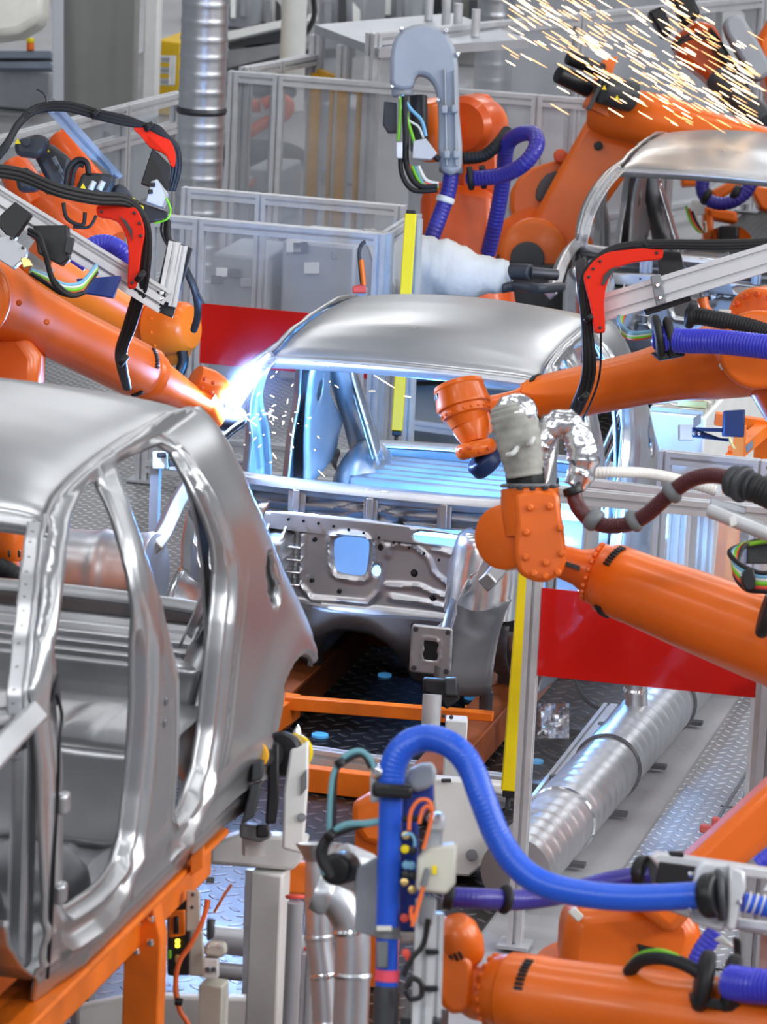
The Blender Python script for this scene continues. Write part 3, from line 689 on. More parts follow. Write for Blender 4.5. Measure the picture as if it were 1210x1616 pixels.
for u, v, r in ((1038, 531, 35), (1056, 532, 33)): rc(T, 'hose_clamp', 'rubber', (u-7, v+1, 17.0), (u+7, v-1, 17.0), r, .3)
rc(T, 'hose_clamp', 'rubber', (1082, 496, 17.3), (1098, 500, 17.3), 21, .35)
sl(T, 'clamp_foot', 'black', [(1028, 556), (1082, 552), (1080, 562), (1042, 569)], 17.0, .10)
for k, (c, r, o1) in enumerate((('teal', 3.2, 0), ('cable_white', 3, 5), ('green', 3.2, 10), ('cable_blue', 3, -5), ('cable_red', 2.5, 14))):
    tb(T, 'control_cable', c, [(1034, 524+o1*.4, 17.05), (1000, 528+o1*.5, 17.1), (982, 518+o1*.6, 17.2), (978+o1*.4, 500, 17.3), (1000, 482+o1*.3, 17.35), (1030, 478, 17.4)], r)
tb(T, 'pipe_elbow', 'orange', [(1108, 470, 17.35), (1112, 488, 17.35), (1124, 500, 17.35)], 9)
sl(T, 'white_label', 'cable_white', [(1134, 488), (1154, 489), (1152, 500), (1132, 502)], 17.3, .01)
rc(T, 'lifting_lug', 'orange', (1136, 555, 17.3), (1144, 571, 17.25), 10, .2); rc(T, 'lug_cap', 'cable_white', (1143, 570, 17.25), (1148, 580, 17.25), 11, .2)

# --- right middle robot with the wrapped tool
T = thing('handling_robot', 'orange robot with foil wrapped tool and brown hose, right of the centre car', 'robot', V((P(1430, 1350, 13.2).x, P(1430, 1350, 13.2).y, 0)), 'orange line robots')
R8 = T
a, b = (957, 911, 14.2), (1400, 1082, 13.6)
lz(T, 'forearm', 'orange', a, b, [(0, 53), (.012, 58), (.10, 59), (.11, 58.5), (.3, 64), (.5, 68), (.8, 73), (1, 76)], 44)
lz(T, 'end_ring', 'orange', (937, 903, 14.21), (958, 911, 14.2), [(0, 44), (.2, 49), (.75, 50), (.8, 54), (1, 55)], 40)
ring_at(T, (937, 903, 14.21), (958, 911, 14.2), -.05, .088, 20, .011, flip=-1)
slots(T, a, b, .045, .1195, 8, start=math.radians(118), span=.75); slots(T, a, b, .045, .1195, 8, start=math.radians(232), span=.6)
lz(T, 'wrist_neck', 'orange', (880, 884, 14.18), (943, 905, 14.2), [(0, 26), (.5, 29), (.8, 38), (1, 44)], 28)
sl(T, 'name_strip', 'charcoal', [(893, 886), (915, 893), (914, 901), (891, 893)], 14.12, .01, bevel=.001)
lz(T, 'wrist_disc', 'orange', (792, 848, 14.02), (822, 846, 14.14), [(0, 44), (.08, 51), (.3, 53), (.62, 53), (.66, 46), (1, 46)], 40)
ring_at(T, (792, 848, 14.02), (822, 846, 14.14), .68, .100, 22, .006)
sl(T, 'wrist_yoke', 'orange', [(813, 782), (826, 776), (876, 775), (884, 800), (889, 835), (894, 872), (890, 897), (876, 912), (856, 919), (834, 914), (818, 900), (812, 868), (815, 825)], 13.93, .19, 2, bevel=.014)
studs(T, PS([(836, 801), (867, 799), (830, 840), (884, 833), (829, 879), (886, 873), (861, 888), (842, 905), (880, 903), (860, 909)], 13.92), -CF, .012, 'orange')
lz(T, 'flange', 'orange', (838, 845, 14.03), (836, 770, 14.03), [(0, 42), (.4, 46), (.75, 47), (.97, 46), (1, 44)], 36)
rc(T, 'flange_plate', 'grey_plastic', (836, 770, 14.03), (836, 763, 14.03), 47, .1)
studs(T, PS([(805, 768), (820, 770), (840, 771), (860, 770), (872, 768)], 13.94), V((0, 0, 1)), .010, 'charcoal', 'plate_bolt')
rc(T, 'collar', 'black', (830, 766, 14.03), (827, 738, 14.03), 31, .1)
bm = NB(); c0 = spline(PS([(828, 752), (824, 725), (817, 690), (811, 660), (806, 640), (803, 630)], 14.0), 6); rr = [28, 33, 36, 38, 34, 22, 4]
sweep(bm, c0, lambda i: (lut(list(zip([0, .2, .4, .6, .8, .93, 1.01], rr)), i/(len(c0)-1))*.00200)*(1+.03*math.sin(i*2.1)), 22); obj('fabric_cap', bm, 'fabric_dirty', T)
for u0, v0, u1, v1, r in ((818, 705, 800, 718, 7), (833, 702, 842, 690, 6)): tb(T, 'cap_tie', 'fabric', [(u0, v0, 13.94), ((u0+u1)/2, (v0+v1)/2+4, 13.91), (u1, v1, 13.92)], r*.6)
bm = NB(); c0 = resample(spline(PS([(842, 752), (850, 715), (858, 690), (874, 672), (893, 668), (910, 684), (920, 715), (917, 745), (905, 768)], 14.05), 10), .010); n0 = len(c0)
random.seed(3); wob = [random.uniform(.92, 1.09) for _ in range(n0)]
sweep(bm, c0, lambda i: (.032+.012*math.sin(PI*i/n0)+.008*math.sin(PI*min(1, max(0, (i/n0-.55)/.45))))*wob[i], 16)
for vv in bm.verts: vv.co += V((random.uniform(-1, 1), random.uniform(-1, 1), random.uniform(-1, 1)))*.003
obj('foil_wrap', bm, 'foil', T, smooth=60)
bm = NB()
blob(bm, P(814, 652, 13.99), (.070, .06, .062), None, 28, 16, lambda n: 1+.04*math.sin(5*n.x+7*n.z)*math.cos(6*n.y)); obj('foil_hood', bm, 'foil', T, smooth=60)
rc(T, 'hose_cuff', 'black', (902, 768, 14.0), (906, 781, 14.0), 16, .2)
rb(T, 'process_hose', 'brown_hose', [(906, 782, 14.0), (912, 800, 13.98), (928, 818, 13.95), (955, 829, 13.9), (990, 827, 13.85), (1020, 812, 13.8), (1055, 781, 13.75), (1090, 757, 13.7), (1125, 750, 13.65), (1155, 756, 13.6)], 13, pitch=.011, depth=.05)
for (u, v, du, dv) in ((937, 820, 6, 5), (1000, 822, 5, -3), (1060, 777, 5, -4)):
    rc(T, 'hose_ball', 'grey_plastic', (u-du*1.5, v-dv*1.5, 13.92-(u-937)*.00145), (u+du*1.5, v+dv*1.5, 13.91-(u-937)*.00145), 19, .5)
for u, r in ((1158, 26), (1171, 30), (1186, 24)): rc(T, 'hose_clamp', 'charcoal', (u-6, 758+(u-1158)*.3, 13.62), (u+6, 762+(u-1158)*.3, 13.6), r, .25)
rb(T, 'dress_hose', 'rubber', [(1186, 768, 13.6), (1210, 778, 13.58), (1260, 800, 13.5)], 24, pitch=.02)
sl(T, 'clamp_plate', 'alu_paint', [(1122, 785), (1178, 800), (1176, 812), (1120, 798)], 13.6, .05)
lz(T, 'cylinder_tube', 'alu', (1120, 804, 13.62), (1240, 853, 13.5), [(0, 12), (.02, 13), (.9, 13), (1, 13)], 20)
sl(T, 'tube_clip', 'white_paint', [(1150, 818), (1160, 812), (1164, 828), (1152, 833)], 13.55, .03)
for c, r, o1 in (('cable_blue', 4, -12), ('cable_white', 4, -4), ('green', 5, 6), ('cable_red', 5, 16), ('rubber', 5, 24), ('rubber', 4, -22)):
    tb(T, 'control_cable', c, [(1240, 915+o1*.8, 13.5), (1205, 918+o1*.6, 13.52), (1178, 912+o1*.7, 13.54), (1160, 895+o1*.45, 13.58), (1158+o1*.3, 872+o1*.1, 13.62), (1180, 858, 13.66), (1230, 850, 13.68)], r)
sl(T, 'cable_strap', 'black', [(1170, 908), (1188, 896), (1192, 928), (1176, 930)], 13.46, .07, 2)
rc(T, 'hose_clamp', 'rubber', (1203, 960, 13.55), (1222, 966, 13.55), 46, .2)
sl(T, 'junction_box', 'charcoal', rect(1178, 858, 1230, 890), 13.7, .10)
base_robot(T, P(1400, 1082, 13.6), P(1430, 1350, 13.2), 0, .30)
T2 = thing('clear_hose', 'white corrugated hose stretched sideways behind the brown hose at right', 'hose', P(1000, 750, 15.5))
rb(T2, 'corrugated_tube', 'white_tube', [(915, 748, 15.4), (960, 745, 15.4), (1020, 747, 15.5), (1075, 758, 15.6), (1130, 775, 15.6)], 9, pitch=.012, depth=.10)

# --- left welding robot
T = thing('welding_robot', 'orange welding robot at left whose torch makes the bright blue arc', 'robot', V((P(-110, 760, 16.9).x, P(-110, 760, 16.9).y, 0)), 'orange line robots')
R1 = T
a, b = (-70, 440, 16.9), (222, 587, 18.0)
lz(T, 'forearm', 'orange', a, b, [(0, 70), (.2, 62), (.35, 50), (.55, 47), (.85, 47), (.97, 46), (1, 44)], 40)
lz(T, 'end_ring', 'orange', (220, 586, 18.0), (240, 597, 18.05), [(0, 44), (.5, 45), (.55, 42), (1, 40)], 36)
slots(T, a, b, .955, .119, 8, start=math.radians(150), span=.7); slots(T, a, b, .955, .119, 8, start=math.radians(240), span=.4)
ring_at(T, (220, 586, 18.0), (240, 597, 18.05), 1.0, .088, 20, .009)
lz(T, 'wrist_neck', 'orange', (238, 596, 18.05), (318, 640, 18.3), [(0, 36), (.35, 30), (.8, 22), (1, 25)], 28)
lz(T, 'wrist_head', 'orange', (305, 598, 18.3), (352, 622, 18.36), [(0, 20), (.05, 25), (.45, 28), (.8, 26), (1, 20)], 28)
studs(T, PS([(322, 598), (336, 604), (318, 612), (333, 618)], 18.2), -CF, .009, 'orange_red')
lz(T, 'wrist_joint', 'orange', (318, 625, 18.3), (340, 668, 18.38), [(0, 25), (.5, 24), (.9, 20), (1, 16)], 26)
lz(T, 'torch_body', 'black', (340, 660, 18.38), (384, 668, 18.42), [(0, 18), (.4, 18), (.7, 14), (1, 9)], 22)
tb(T, 'torch_neck', 'charcoal', [(382, 668, 18.42), (384, 655, 18.45), (372, 644, 18.48), (364, 638, 18.5)], 6)
for o1 in (0, 7): tb(T, 'torch_cable', 'rubber', [(384, 664+o1, 18.36), (366, 676+o1, 18.33), (350, 690+o1, 18.3), (335, 700, 18.3)], 3.5)
al(T, 'mounting_rail', (-30, 298, 16.2), (252, 472, 16.7), .095, .09, (2, 2), up=CF, m='alu_bright')
al(T, 'mounting_rail', (-30, 350, 16.15), (75, 430, 16.35), .045, .06, (1, 2), up=CF, m='alu_bright')
sl(T, 'hose_elbow_bracket', 'red', [(152, 332), (158, 323), (196, 322), (214, 328), (224, 346), (228, 368), (223, 395), (219, 425), (214, 452), (206, 455), (201, 450), (203, 400), (198, 372), (187, 352), (172, 345), (156, 342)], 16.5, .05, 3, bevel=.006)
o = T.children[-1]
sl(o, 'bracket_slot', 'charcoal', [(188, 341), (199, 348), (208, 362), (209, 380), (204, 366), (196, 352)], 16.49, .006, 0, bevel=0)
studs(o, PS([(212, 336), (220, 352), (222, 372), (160, 334), (208, 446)], 16.495), -CF, .006, 'charcoal')
for off, r in ((0, 5.5), (-7, 5), (6, 4.5)):
    tb(T, 'weld_cable', 'rubber', [(-30, 268+off, 16.2), (30, 276+off, 16.25), (90, 300+off, 16.3), (150, 313+off, 16.4), (200, 318+off*.8, 16.5), (226-off*.4, 345, 16.52), (230-off*.7, 390, 16.55), (222-off, 450, 16.6), (205-off, 510, 16.75), (190-off*.8, 560, 17.0), (200-off*.4, 612, 17.5)], r)
for u, v in ((80, 296), (222, 435), (195, 568)): rc(T, 'cable_tie', 'black', (u-4, v-2, 16.5), (u+3, v+4, 16.5), 11, .2)
sl(T, 'control_box', 'black', [(24, 318), (50, 338), (20, 382), (0, 360), (0, 340)], 16.0, .08)
sl(T, 'control_box', 'black', [(52, 356), (106, 355), (108, 408), (95, 418), (60, 400)], 16.15, .14)
o = sl(T, 'valve_unit', 'alu_paint', [(-10, 376), (12, 371), (42, 392), (40, 405), (20, 424), (-10, 405)], 15.95, .10)
studs(o, PS([(18, 376), (36, 391)], 15.94), -CF, .006, 'charcoal')
sl(T, 'end_plate', 'charcoal', [(105, 372), (118, 376), (112, 402), (100, 398)], 16.1, .03)
sl(T, 'guide_unit', 'charcoal', [(266, 376), (304, 392), (272, 502), (240, 488)], 16.75, .03)
al(T, 'guide_rail', (276, 382, 16.7), (258, 476, 16.7), .045, .045, (1, 1), up=CF); al(T, 'guide_rail', (290, 388, 16.7), (272, 484, 16.7), .03, .045, (1, 1), up=CF)
sl(T, 'guide_foot', 'black', [(250, 454), (262, 459), (256, 480), (244, 474)], 16.66, .02); studs(T, PS([(255, 462), (254, 471)], 16.655), -CF, .010, 'chrome')
for c, r, o1 in (('green', 3.4, 0), ('cable_white', 3, -6), ('cable_blue', 3, -11), ('cable_red', 3, 6), ('rubber', 4, 11)):
    tb(T, 'control_cable', c, [(48, 428+o1*.2, 16.0), (75, 442+o1*.6, 16.05), (100, 456+o1*.7, 16.1), (125, 456+o1*.8, 16.15), (140, 440+o1*.6, 16.2), (152, 424+o1*.5, 16.25)], r)
for o1 in (0, 6): tb(T, 'control_cable', 'rubber', [(45, 362+o1, 16.0), (62, 372+o1, 15.98), (72-o1*.3, 400, 15.98), (84, 440+o1, 16.02), (110, 464+o1*.4, 16.08), (132, 462, 16.12)], 3.6)
sl(T, 'plug', 'brass', [(30, 403), (46, 408), (52, 420), (36, 424)], 15.95, .03)
rb(T, 'dress_hose', 'royal_hose', [(120, 420, 16.95), (140, 392, 16.95), (165, 384, 16.95), (190, 396, 16.95), (198, 430, 17.0)], 15, pitch=.013)
sl(T, 'cable_tray', 'valve_blue', [(120, 440), (190, 435), (178, 470), (128, 462)], 16.4, .08)
rc(T, 'elbow_hub', 'orange', (-60, 470, 16.4), (-55, 468, 17.2), 75, .15)
studs(T, PS([(30, 478), (74, 508)], 16.66), -CF, .012, 'orange')
base_robot(T, P(-60, 470, 16.9), P(-110, 760, 16.9), 0, .34, 'orange')
bm = NB(); slab(bm, [(-60, 480), (20, 500), (64, 560), (60, 640), (-60, 660)], 17.2, .3); obj('link_arm', bm, 'orange', T, bevel=.05)

# --- second robot behind it on the left
T = thing('welding_robot', 'orange robot at upper left, its red bracket close to the spiral duct', 'robot', V((P(-130, 760, 20.2).x, P(-130, 760, 20.2).y, 0)), 'orange line robots')
lz(T, 'forearm', 'orange', (60, 410, 20.1), (250, 522, 20.4), [(0, 60), (.5, 45), (.9, 36), (1, 34)], 32)
lz(T, 'wrist_head', 'orange', (236, 520, 20.3), (302, 516, 20.2), [(0, 34), (.1, 42), (.55, 43), (.9, 40), (1, 33)], 34)
ring_at(T, (236, 520, 20.3), (302, 516, 20.2), .35, .123, 12, .008)
rc(T, 'wrist_joint', 'orange', (262, 525, 20.3), (280, 560, 20.4), 26, .2)
tb(T, 'torch_body', 'black', [(285, 545, 20.2), (289, 570, 20.2), (282, 590, 20.2)], 9)
lz(T, 'elbow_casting', 'orange_red', (96, 215, 20.4), (150, 300, 20.3), [(0, 22), (.1, 27), (.5, 30), (1, 34)], 24)
lz(T, 'elbow_casting', 'orange_red', (20, 260, 20.4), (60, 330, 20.3), [(0, 22), (.1, 27), (.5, 30), (1, 34)], 24)
lz(T, 'upper_arm', 'orange_red', (60, 300, 20.4), (165, 400, 20.3), [(0, 50), (.3, 62), (.8, 60), (1, 45)], 30)
for poly, d in (([(22, 222), (60, 210), (78, 218), (70, 240), (58, 248), (24, 244)], 19.6), ([(50, 240), (80, 225), (112, 250), (100, 300), (76, 290)], 19.8), ([(118, 300), (130, 272), (176, 274), (180, 284), (172, 306), (140, 309)], 19.5), ([(172, 312), (180, 290), (196, 290), (214, 318), (200, 330)], 19.6), ([(22, 270), (40, 262), (58, 275), (60, 300), (28, 302)], 19.7)):
    sl(T, 'motor', 'charcoal', poly, d, .14, 0, bevel=.02)
for u, v, d in ((28, 223, 19.58), (74, 236, 19.78), (131, 294, 19.48), (188, 310, 19.58)):
    sl(T, 'warning_sticker', 'yellow', [(u-5, v+4), (u+5, v+4), (u, v-5)], d, .003, bevel=0)
rc(T, 'motor_knob', 'charcoal', (41, 224, 19.55), (42, 224, 19.7), 7, .2)
for u in (146, 160): rc(T, 'motor_plug', 'alu', (u-4, 300, 19.46), (u+3, 286, 19.46), 5, .2)
for k, (u0, v0) in enumerate(((88, 262), (94, 274), (100, 286))): rc(T, 'connector', 'grey_plastic', (u0-4, v0-14, 19.7), (u0+6, v0+6, 19.7), 4, .2)
al(T, 'mounting_rail', (80, 166, 19.4), (182, 280, 19.7), .06, .06, (1, 1), up=CF, m='mid_grey')
sl(T, 'rail_end_face', 'alu', [(72, 172), (78, 158), (88, 162), (84, 178)], 19.35, .03)
sl(T, 'hose_elbow_bracket', 'red', [(211, 204), (216, 196), (230, 196), (258, 213), (271, 226), (277, 245), (275, 262), (270, 262), (262, 246), (250, 238), (236, 232), (220, 212)], 19.3, .05, 3, bevel=.006)
for off, r in ((0, 4.5), (-5, 4), (5, 4)):
    tb(T, 'weld_cable', 'rubber', [(-20, 262+off, 19.2), (8, 232+off, 19.2), (30, 195+off*.7, 19.25), (58, 172+off*.8, 19.3), (105, 168+off, 19.3), (160, 182+off, 19.3), (205, 192+off*.9, 19.3), (248, 204-off*.7, 19.3), (272-off, 228, 19.32), (278-off, 262, 19.35), (270-off*.8, 300, 19.4)], r)
for u, v in ((40, 183), (150, 180), (235, 200)): rc(T, 'cable_tie', 'black', (u-3, v-3, 19.28), (u+3, v+3, 19.28), 9, .2)
tb(T, 'lifting_ring', 'dark_metal', [(58, 140, 19.3), (70, 148, 19.3), (74, 162, 19.3), (68, 175, 19.3)], 2.2)
sl(T, 'control_box', 'black', [(240, 234), (248, 240), (270, 262), (268, 300), (240, 296), (222, 290)], 19.25, .06)
o = sl(T, 'valve_unit', 'alu_paint', [(238, 286), (248, 282), (265, 305), (258, 328), (230, 318)], 19.15, .10)
for u, v in ((241, 291), (237, 302)): sl(o, 'socket', 'black', rect(u-4, v-3, u+4, v+4), 19.14, .01)
sl(T, 'foot_bracket', 'black', [(200, 305), (222, 320), (264, 334), (262, 345), (230, 352), (205, 335)], 19.3, .08)
for u, v in ((209, 316), (214, 322), (222, 328)): sl(T, 'yellow_mark', 'yellow', [(u-3, v-4), (u+4, v-3), (u+4, v+4), (u-3, v+3)], 19.27, .01, 2, bevel=0)
tb(T, 'earth_wire', 'green', [(262, 312, 19.1), (269, 330, 19.1), (264, 345, 19.1), (245, 352, 19.15)], 1.8)
for pts, r in (([(100, 320, 19.4), (106, 345, 19.4), (130, 355, 19.4), (134, 335, 19.4)], 3.2), ([(115, 358, 19.4), (140, 358, 19.4), (152, 340, 19.4)], 2.5), ([(104, 300, 19.5), (108, 268, 19.5), (122, 252, 19.5), (136, 256, 19.5), (140, 275, 19.5)], 4.5), ([(112, 302, 19.5), (116, 272, 19.5), (124, 260, 19.5), (132, 262, 19.5)], 4), ([(264, 350, 19.4), (266, 380, 19.3), (290, 420, 19.2), (308, 460, 19.2), (312, 495, 19.3), (306, 520, 19.5)], 6), ([(256, 348, 19.4), (258, 376, 19.3), (300, 440, 19.2), (322, 480, 19.2)], 2)):
    tb(T, 'motor_cable', 'rubber', pts, r)
base_robot(T, P(30, 420, 20.3), P(-130, 760, 20.2), 0, .34, 'orange_red')

# --- robot with the grey hose cover behind the centre car
T = thing('handling_robot', 'orange robot wearing a grey arched hose cover, behind the centre car', 'robot', V((P(745, 620, 24.2).x, P(745, 620, 24.2).y, 0)), 'orange line robots')
R3 = T
out = [(619, 138), (616, 110), (617, 80), (624, 58), (640, 43), (664, 37), (690, 42), (708, 56), (719, 80), (723, 105), (725, 180), (729, 266), (695, 268), (692, 190), (690, 150), (682, 128), (668, 118), (655, 120), (650, 140)]
bm = NB(); slab(bm, out, 23.2, .16, 2); o = obj('hose_cover', bm, 'grey_cover', T, bevel=.03)
sl(o, 'cover_rib', 'grey_cover', [(700, 108), (703, 108), (707, 262), (703, 262)], 23.17, .03, bevel=.006); sl(o, 'cover_rib', 'grey_cover', [(715, 110), (718, 110), (722, 262), (718, 262)], 23.17, .03, bevel=.006)
for u, v in ((701, 172), (717, 171), (705, 243), (720, 243)): sl(o, 'cover_clip', 'grey_cover', rect(u-5, v-6, u+5, v+7), 23.14, .05, bevel=.008)
rc(T, 'cover_collar', 'grey_cover', (634, 138, 23.28), (635, 152, 23.28), 17, .2); rc(T, 'cover_collar', 'grey_plastic', (712, 262, 23.28), (711, 274, 23.28), 19, .2)
for u, v in ((633, 45), (703, 48), (722, 85), (618, 136), (691, 157)): rc(T, 'cover_screw', 'chrome', (u-2, v, 23.2), (u+3, v+2, 23.2), 4, .2)
rc(T, 'wrist', 'orange', (672, 160, 23.6), (690, 250, 23.7), 26, .2)
rc(T, 'motor', 'charcoal', (660, 150, 23.5), (662, 240, 23.5), 14, .2)
sl(T, 'camera_box', 'charcoal', [(606, 160), (626, 162), (626, 208), (612, 208), (604, 195)], 23.4, .12)
sl(T, 'valve_box', 'alu_paint', [(652, 222), (672, 218), (690, 242), (680, 252), (650, 250)], 23.1, .10)
sl(T, 'valve_box', 'alu', rect(625, 224, 635, 250), 23.1, .05)
for c, r, pts in (('cable_blue', 3, [(634, 150), (648, 172), (665, 190), (672, 215)]), ('green', 3, [(640, 152), (642, 185), (652, 220), (656, 238)]), ('cable_white', 2, [(630, 152), (640, 185), (660, 200), (668, 218)]), ('green', 2.5, [(632, 152), (631, 190), (628, 222)]), ('rubber', 5, [(638, 152), (640, 210), (642, 262), (660, 292), (690, 294)]), ('rubber', 4, [(632, 240), (634, 275), (652, 300), (690, 300)]), ('cable_red', 2.5, [(645, 260), (655, 285), (690, 292)]), ('green', 3, [(650, 262), (664, 288), (692, 296)]), ('cable_white', 3, [(660, 262), (672, 284), (692, 290)]), ('teal', 3, [(655, 262), (668, 290), (692, 294)]), ('rubber', 5, [(672, 225), (684, 245), (694, 252)])):
    tb(T, 'control_cable', c, pts, r, 23.15)
rb(T, 'process_hose', 'violet_hose', [(712, 272, 23.3), (708, 300, 23.3), (698, 330, 23.3), (680, 378, 23.3), (672, 400, 23.4)], 13, pitch=.022)
rc(T, 'hose_ring', 'white_paint', (704, 310, 23.3), (701, 320, 23.3), 15, .2)
lz(T, 'forearm_hub', 'orange_red', (728, 200, 23.7), (765, 196, 24.0), [(0, 38), (.1, 48), (.5, 50), (1, 40)], 34)
bm = NB(); slab(bm, [(728, 155), (770, 148), (782, 175), (790, 260), (790, 330), (770, 390), (730, 400), (722, 300), (725, 220)], 24.0, .30, 2); obj('link_arm', bm, 'orange_red', T, bevel=.04)
bm = NB(); slab(bm, [(664, 300), (690, 285), (780, 300), (784, 400), (770, 440), (690, 430), (664, 400)], 23.9, .35, 1); obj('shoulder', bm, 'orange_red', T, bevel=.05)
rb(T, 'dress_hose', 'rubber', [(730, 250, 23.5), (762, 246, 23.5), (785, 228, 23.5), (800, 208, 23.6)], 10, pitch=.02)
rb(T, 'dress_hose', 'violet_hose', [(740, 282, 23.4), (790, 277, 23.3), (825, 260, 23.2), (846, 232, 23.2), (842, 212, 23.3), (820, 212, 23.4), (800, 230, 23.5), (794, 280, 23.6), (784, 340, 23.7), (770, 400, 23.8)], 13, pitch=.022)
for u in (742, 762): rc(T, 'hose_clamp', 'rubber', (u-5, 282-(u-742)*.1, 23.4), (u+5, 281-(u-742)*.1, 23.4), 19, .2)
bm = NB(); lathe(bm, V((*R3.location.xy, 0)), V((*R3.location.xy, .5)), [(0, .34), (.4, .3), (1, .28)], 28); obj('base', bm, 'charcoal', T)
bm = NB(); lathe(bm, V((*R3.location.xy, .45)), P(735, 430, 24.2), [(0, .28), (.5, .26), (1, .24)], 28); obj('turntable', bm, 'orange_red', T)
T = thing('fabric_cover', 'pale grey cloth sleeve tied over robot wrist behind the roof of the centre car', 'cover', P(690, 465, 23.09))
bm = NB()
ft = [(600, 372), (612, 364), (640, 366), (700, 385), (760, 406), (800, 412), (806, 425), (800, 440), (770, 452), (720, 470), (650, 475), (598, 468), (594, 420)]
c0 = spline(PS([(590, 425, 23.07), (620, 418, 23.07), (680, 424, 23.08), (740, 434, 23.09), (790, 432, 23.15), (806, 428, 23.15)]), 10); nn = len(c0)
sweep(bm, c0, lambda i: lut([(0, .14), (.06, .21), (.3, .19), (.6, .13), (.85, .075), (.95, .06), (1.01, .045)], i/(nn-1))*(1+.018*math.sin(i*2.3)), 30)
for vv in bm.verts: vv.co += V((math.sin(vv.co.z*31+vv.co.x*17), math.cos(vv.co.x*23+vv.co.z*9), 1.6*math.sin(vv.co.x*27+vv.co.z*19)+.9*math.sin(vv.co.x*58-vv.co.z*30)))*.0065
obj('sleeve', bm, 'fabric', T); rc(T, 'cuff', 'charcoal', (800, 428, 23.15), (838, 430, 23.05), 13, .2)
rc(T, 'tool_tip', 'dark_metal', (836, 430, 23.05), (880, 434, 23.1), 9, .3); tb(T, 'tool_clamp', 'charcoal', [(792, 455, 23.08), (815, 452, 23.08), (850, 455, 22.85), (885, 453, 23.09)], 8)

# --- big robot with the sparking gripper, behind the far car
T = thing('spot_welding_robot', 'large orange robot under the spark shower, steep arm with black round hole', 'robot', V((P(846, 560, 28).x, P(846, 560, 28).y, -.0)), 'orange line robots')
bm = NB(); slab(bm, [(836, 352), (880, 270), (930, 182), (955, 168), (1010, 190), (1030, 215), (1008, 250), (950, 330), (905, 405), (880, 440), (845, 430), (830, 395)], 27.8, .34, 1); obj('link_arm', bm, 'orange', T, bevel=.04)
rc(T, 'link_hole', 'black', (944, 230, 27.77), (944, 230, 27.9), 7, .1)
rc(T, 'shoulder_hub', 'orange', (842, 398, 27.6), (842, 398, 28.2), 54, .18, 40); rc(T, 'shoulder_hub', 'charcoal', (832, 408, 27.55), (832, 408, 27.7), 27, .1)
bm = NB(); slab(bm, [(806, 300), (836, 266), (880, 252), (920, 230), (935, 250), (900, 330), (850, 360), (812, 350)], 28.3, .4, 2); obj('counterbalance', bm, 'orange', T, bevel=.06); rc(T, 'counterbalance_eye', 'orange_red', (884, 246, 28.2), (884, 246, 28.5), 11, .2)
sl(T, 'counterbalance_slot', 'dark_metal', [(846, 300), (862, 275), (888, 272), (880, 300), (850, 318)], 28.27, .05, 2)
lz(T, 'forearm', 'orange', (938, 170, 27.6), (1230, 236, 27.2), [(0, 34), (.1, 42), (.35, 44), (.7, 34), (1, 28)], 34)
sl(T, 'motor_cradle', 'orange', [(920, 165), (950, 95), (975, 88), (965, 120), (962, 170), (965, 188)], 27.4, .2)
for x0, y0, x1, y1, r in ((880, 116, 930, 140, 15), (896, 90, 950, 112, 12)): rc(T, 'motor', 'black', (x0, y0, 27.3), (x1, y1, 27.4), r, .15)
rc(T, 'motor', 'charcoal', (948, 138, 27.2), (998, 152, 27.3), 26, .15)
for u, v in ((953, 138), (973, 154)): sl(T, 'warning_sticker', 'yellow', [(u-4, v+3), (u+4, v+4), (u+1, v-4)], 27.05, .004, bevel=0)
sl(T, 'cable_guard', 'charcoal', [(925, 172), (950, 120), (956, 124), (932, 174)], 27.2, .04)
bm = NB(); lathe(bm, V((*T.location.xy, 0)), V((*T.location.xy, .4)), [(0, .42), (.5, .4), (1, .36)], 28); obj('base', bm, 'charcoal', T)
bm = NB(); lathe(bm, V((*T.location.xy, .35)), P(842, 420, 28.1), [(0, .36), (.5, .34), (1, .26)], 28); obj('turntable', bm, 'orange', T)

# --- darker robot in the top right corner
T = thing('spot_welding_robot', 'dark orange robot in the top right corner with grey arm cover, seen through sparks', 'robot', V((P(1380, 420, 29).x, P(1380, 420, 29).y, 0)), 'orange line robots')
bm = NB(); slab(bm, [(1060, 60), (1100, 30), (1130, 40), (1150, 90), (1190, 150), (1200, 185), (1165, 180), (1110, 120), (1072, 90)], 28.5, .3, 1); obj('forearm', bm, 'orange_red', T, bevel=.04)
for poly in ([(1056, -10), (1088, -20), (1106, 22), (1080, 42)], [(1022, 18), (1046, 8), (1062, 50), (1046, 60)], [(1120, 40), (1136, 60), (1190, 150), (1176, 150), (1128, 80)]): sl(T, 'motor', 'black', poly, 28.3, .2, bevel=.02)
sl(T, 'arm_cover', 'grey_cover', [(1145, 30), (1160, 23), (1175, 30), (1215, 100), (1212, 118), (1192, 126), (1180, 110), (1147, 52)], 28.2, .22, 2, bevel=.03)
for o1 in (0, 6): tb(T, 'cable', 'rubber', [(1060, 72+o1), (1085, 56+o1), (1110, 54+o1), (1125, 64+o1)], 2.5, 28.2)
sl(T, 'upper_link', 'orange', [(1192, 66), (1230, 0), (1290, 0), (1290, 200), (1230, 200), (1208, 130)], 28.8, .4, bevel=.04)
rc(T, 'spot_gun', 'charcoal', (1130, 120, 28.0), (1205, 195, 27.8), 22, .2); rb(T, 'process_hose', 'violet_hose', [(1190, 170, 27.9), (1204, 200, 27.9), (1230, 240, 27.9)], 15, pitch=.03)
bm = NB(); lathe(bm, V((*T.location.xy, 0)), P(1290, 130, 29), [(0, .4), (.1, .38), (.2, .3), (1, .22)], 24); obj('pedestal', bm, 'orange_red', T)

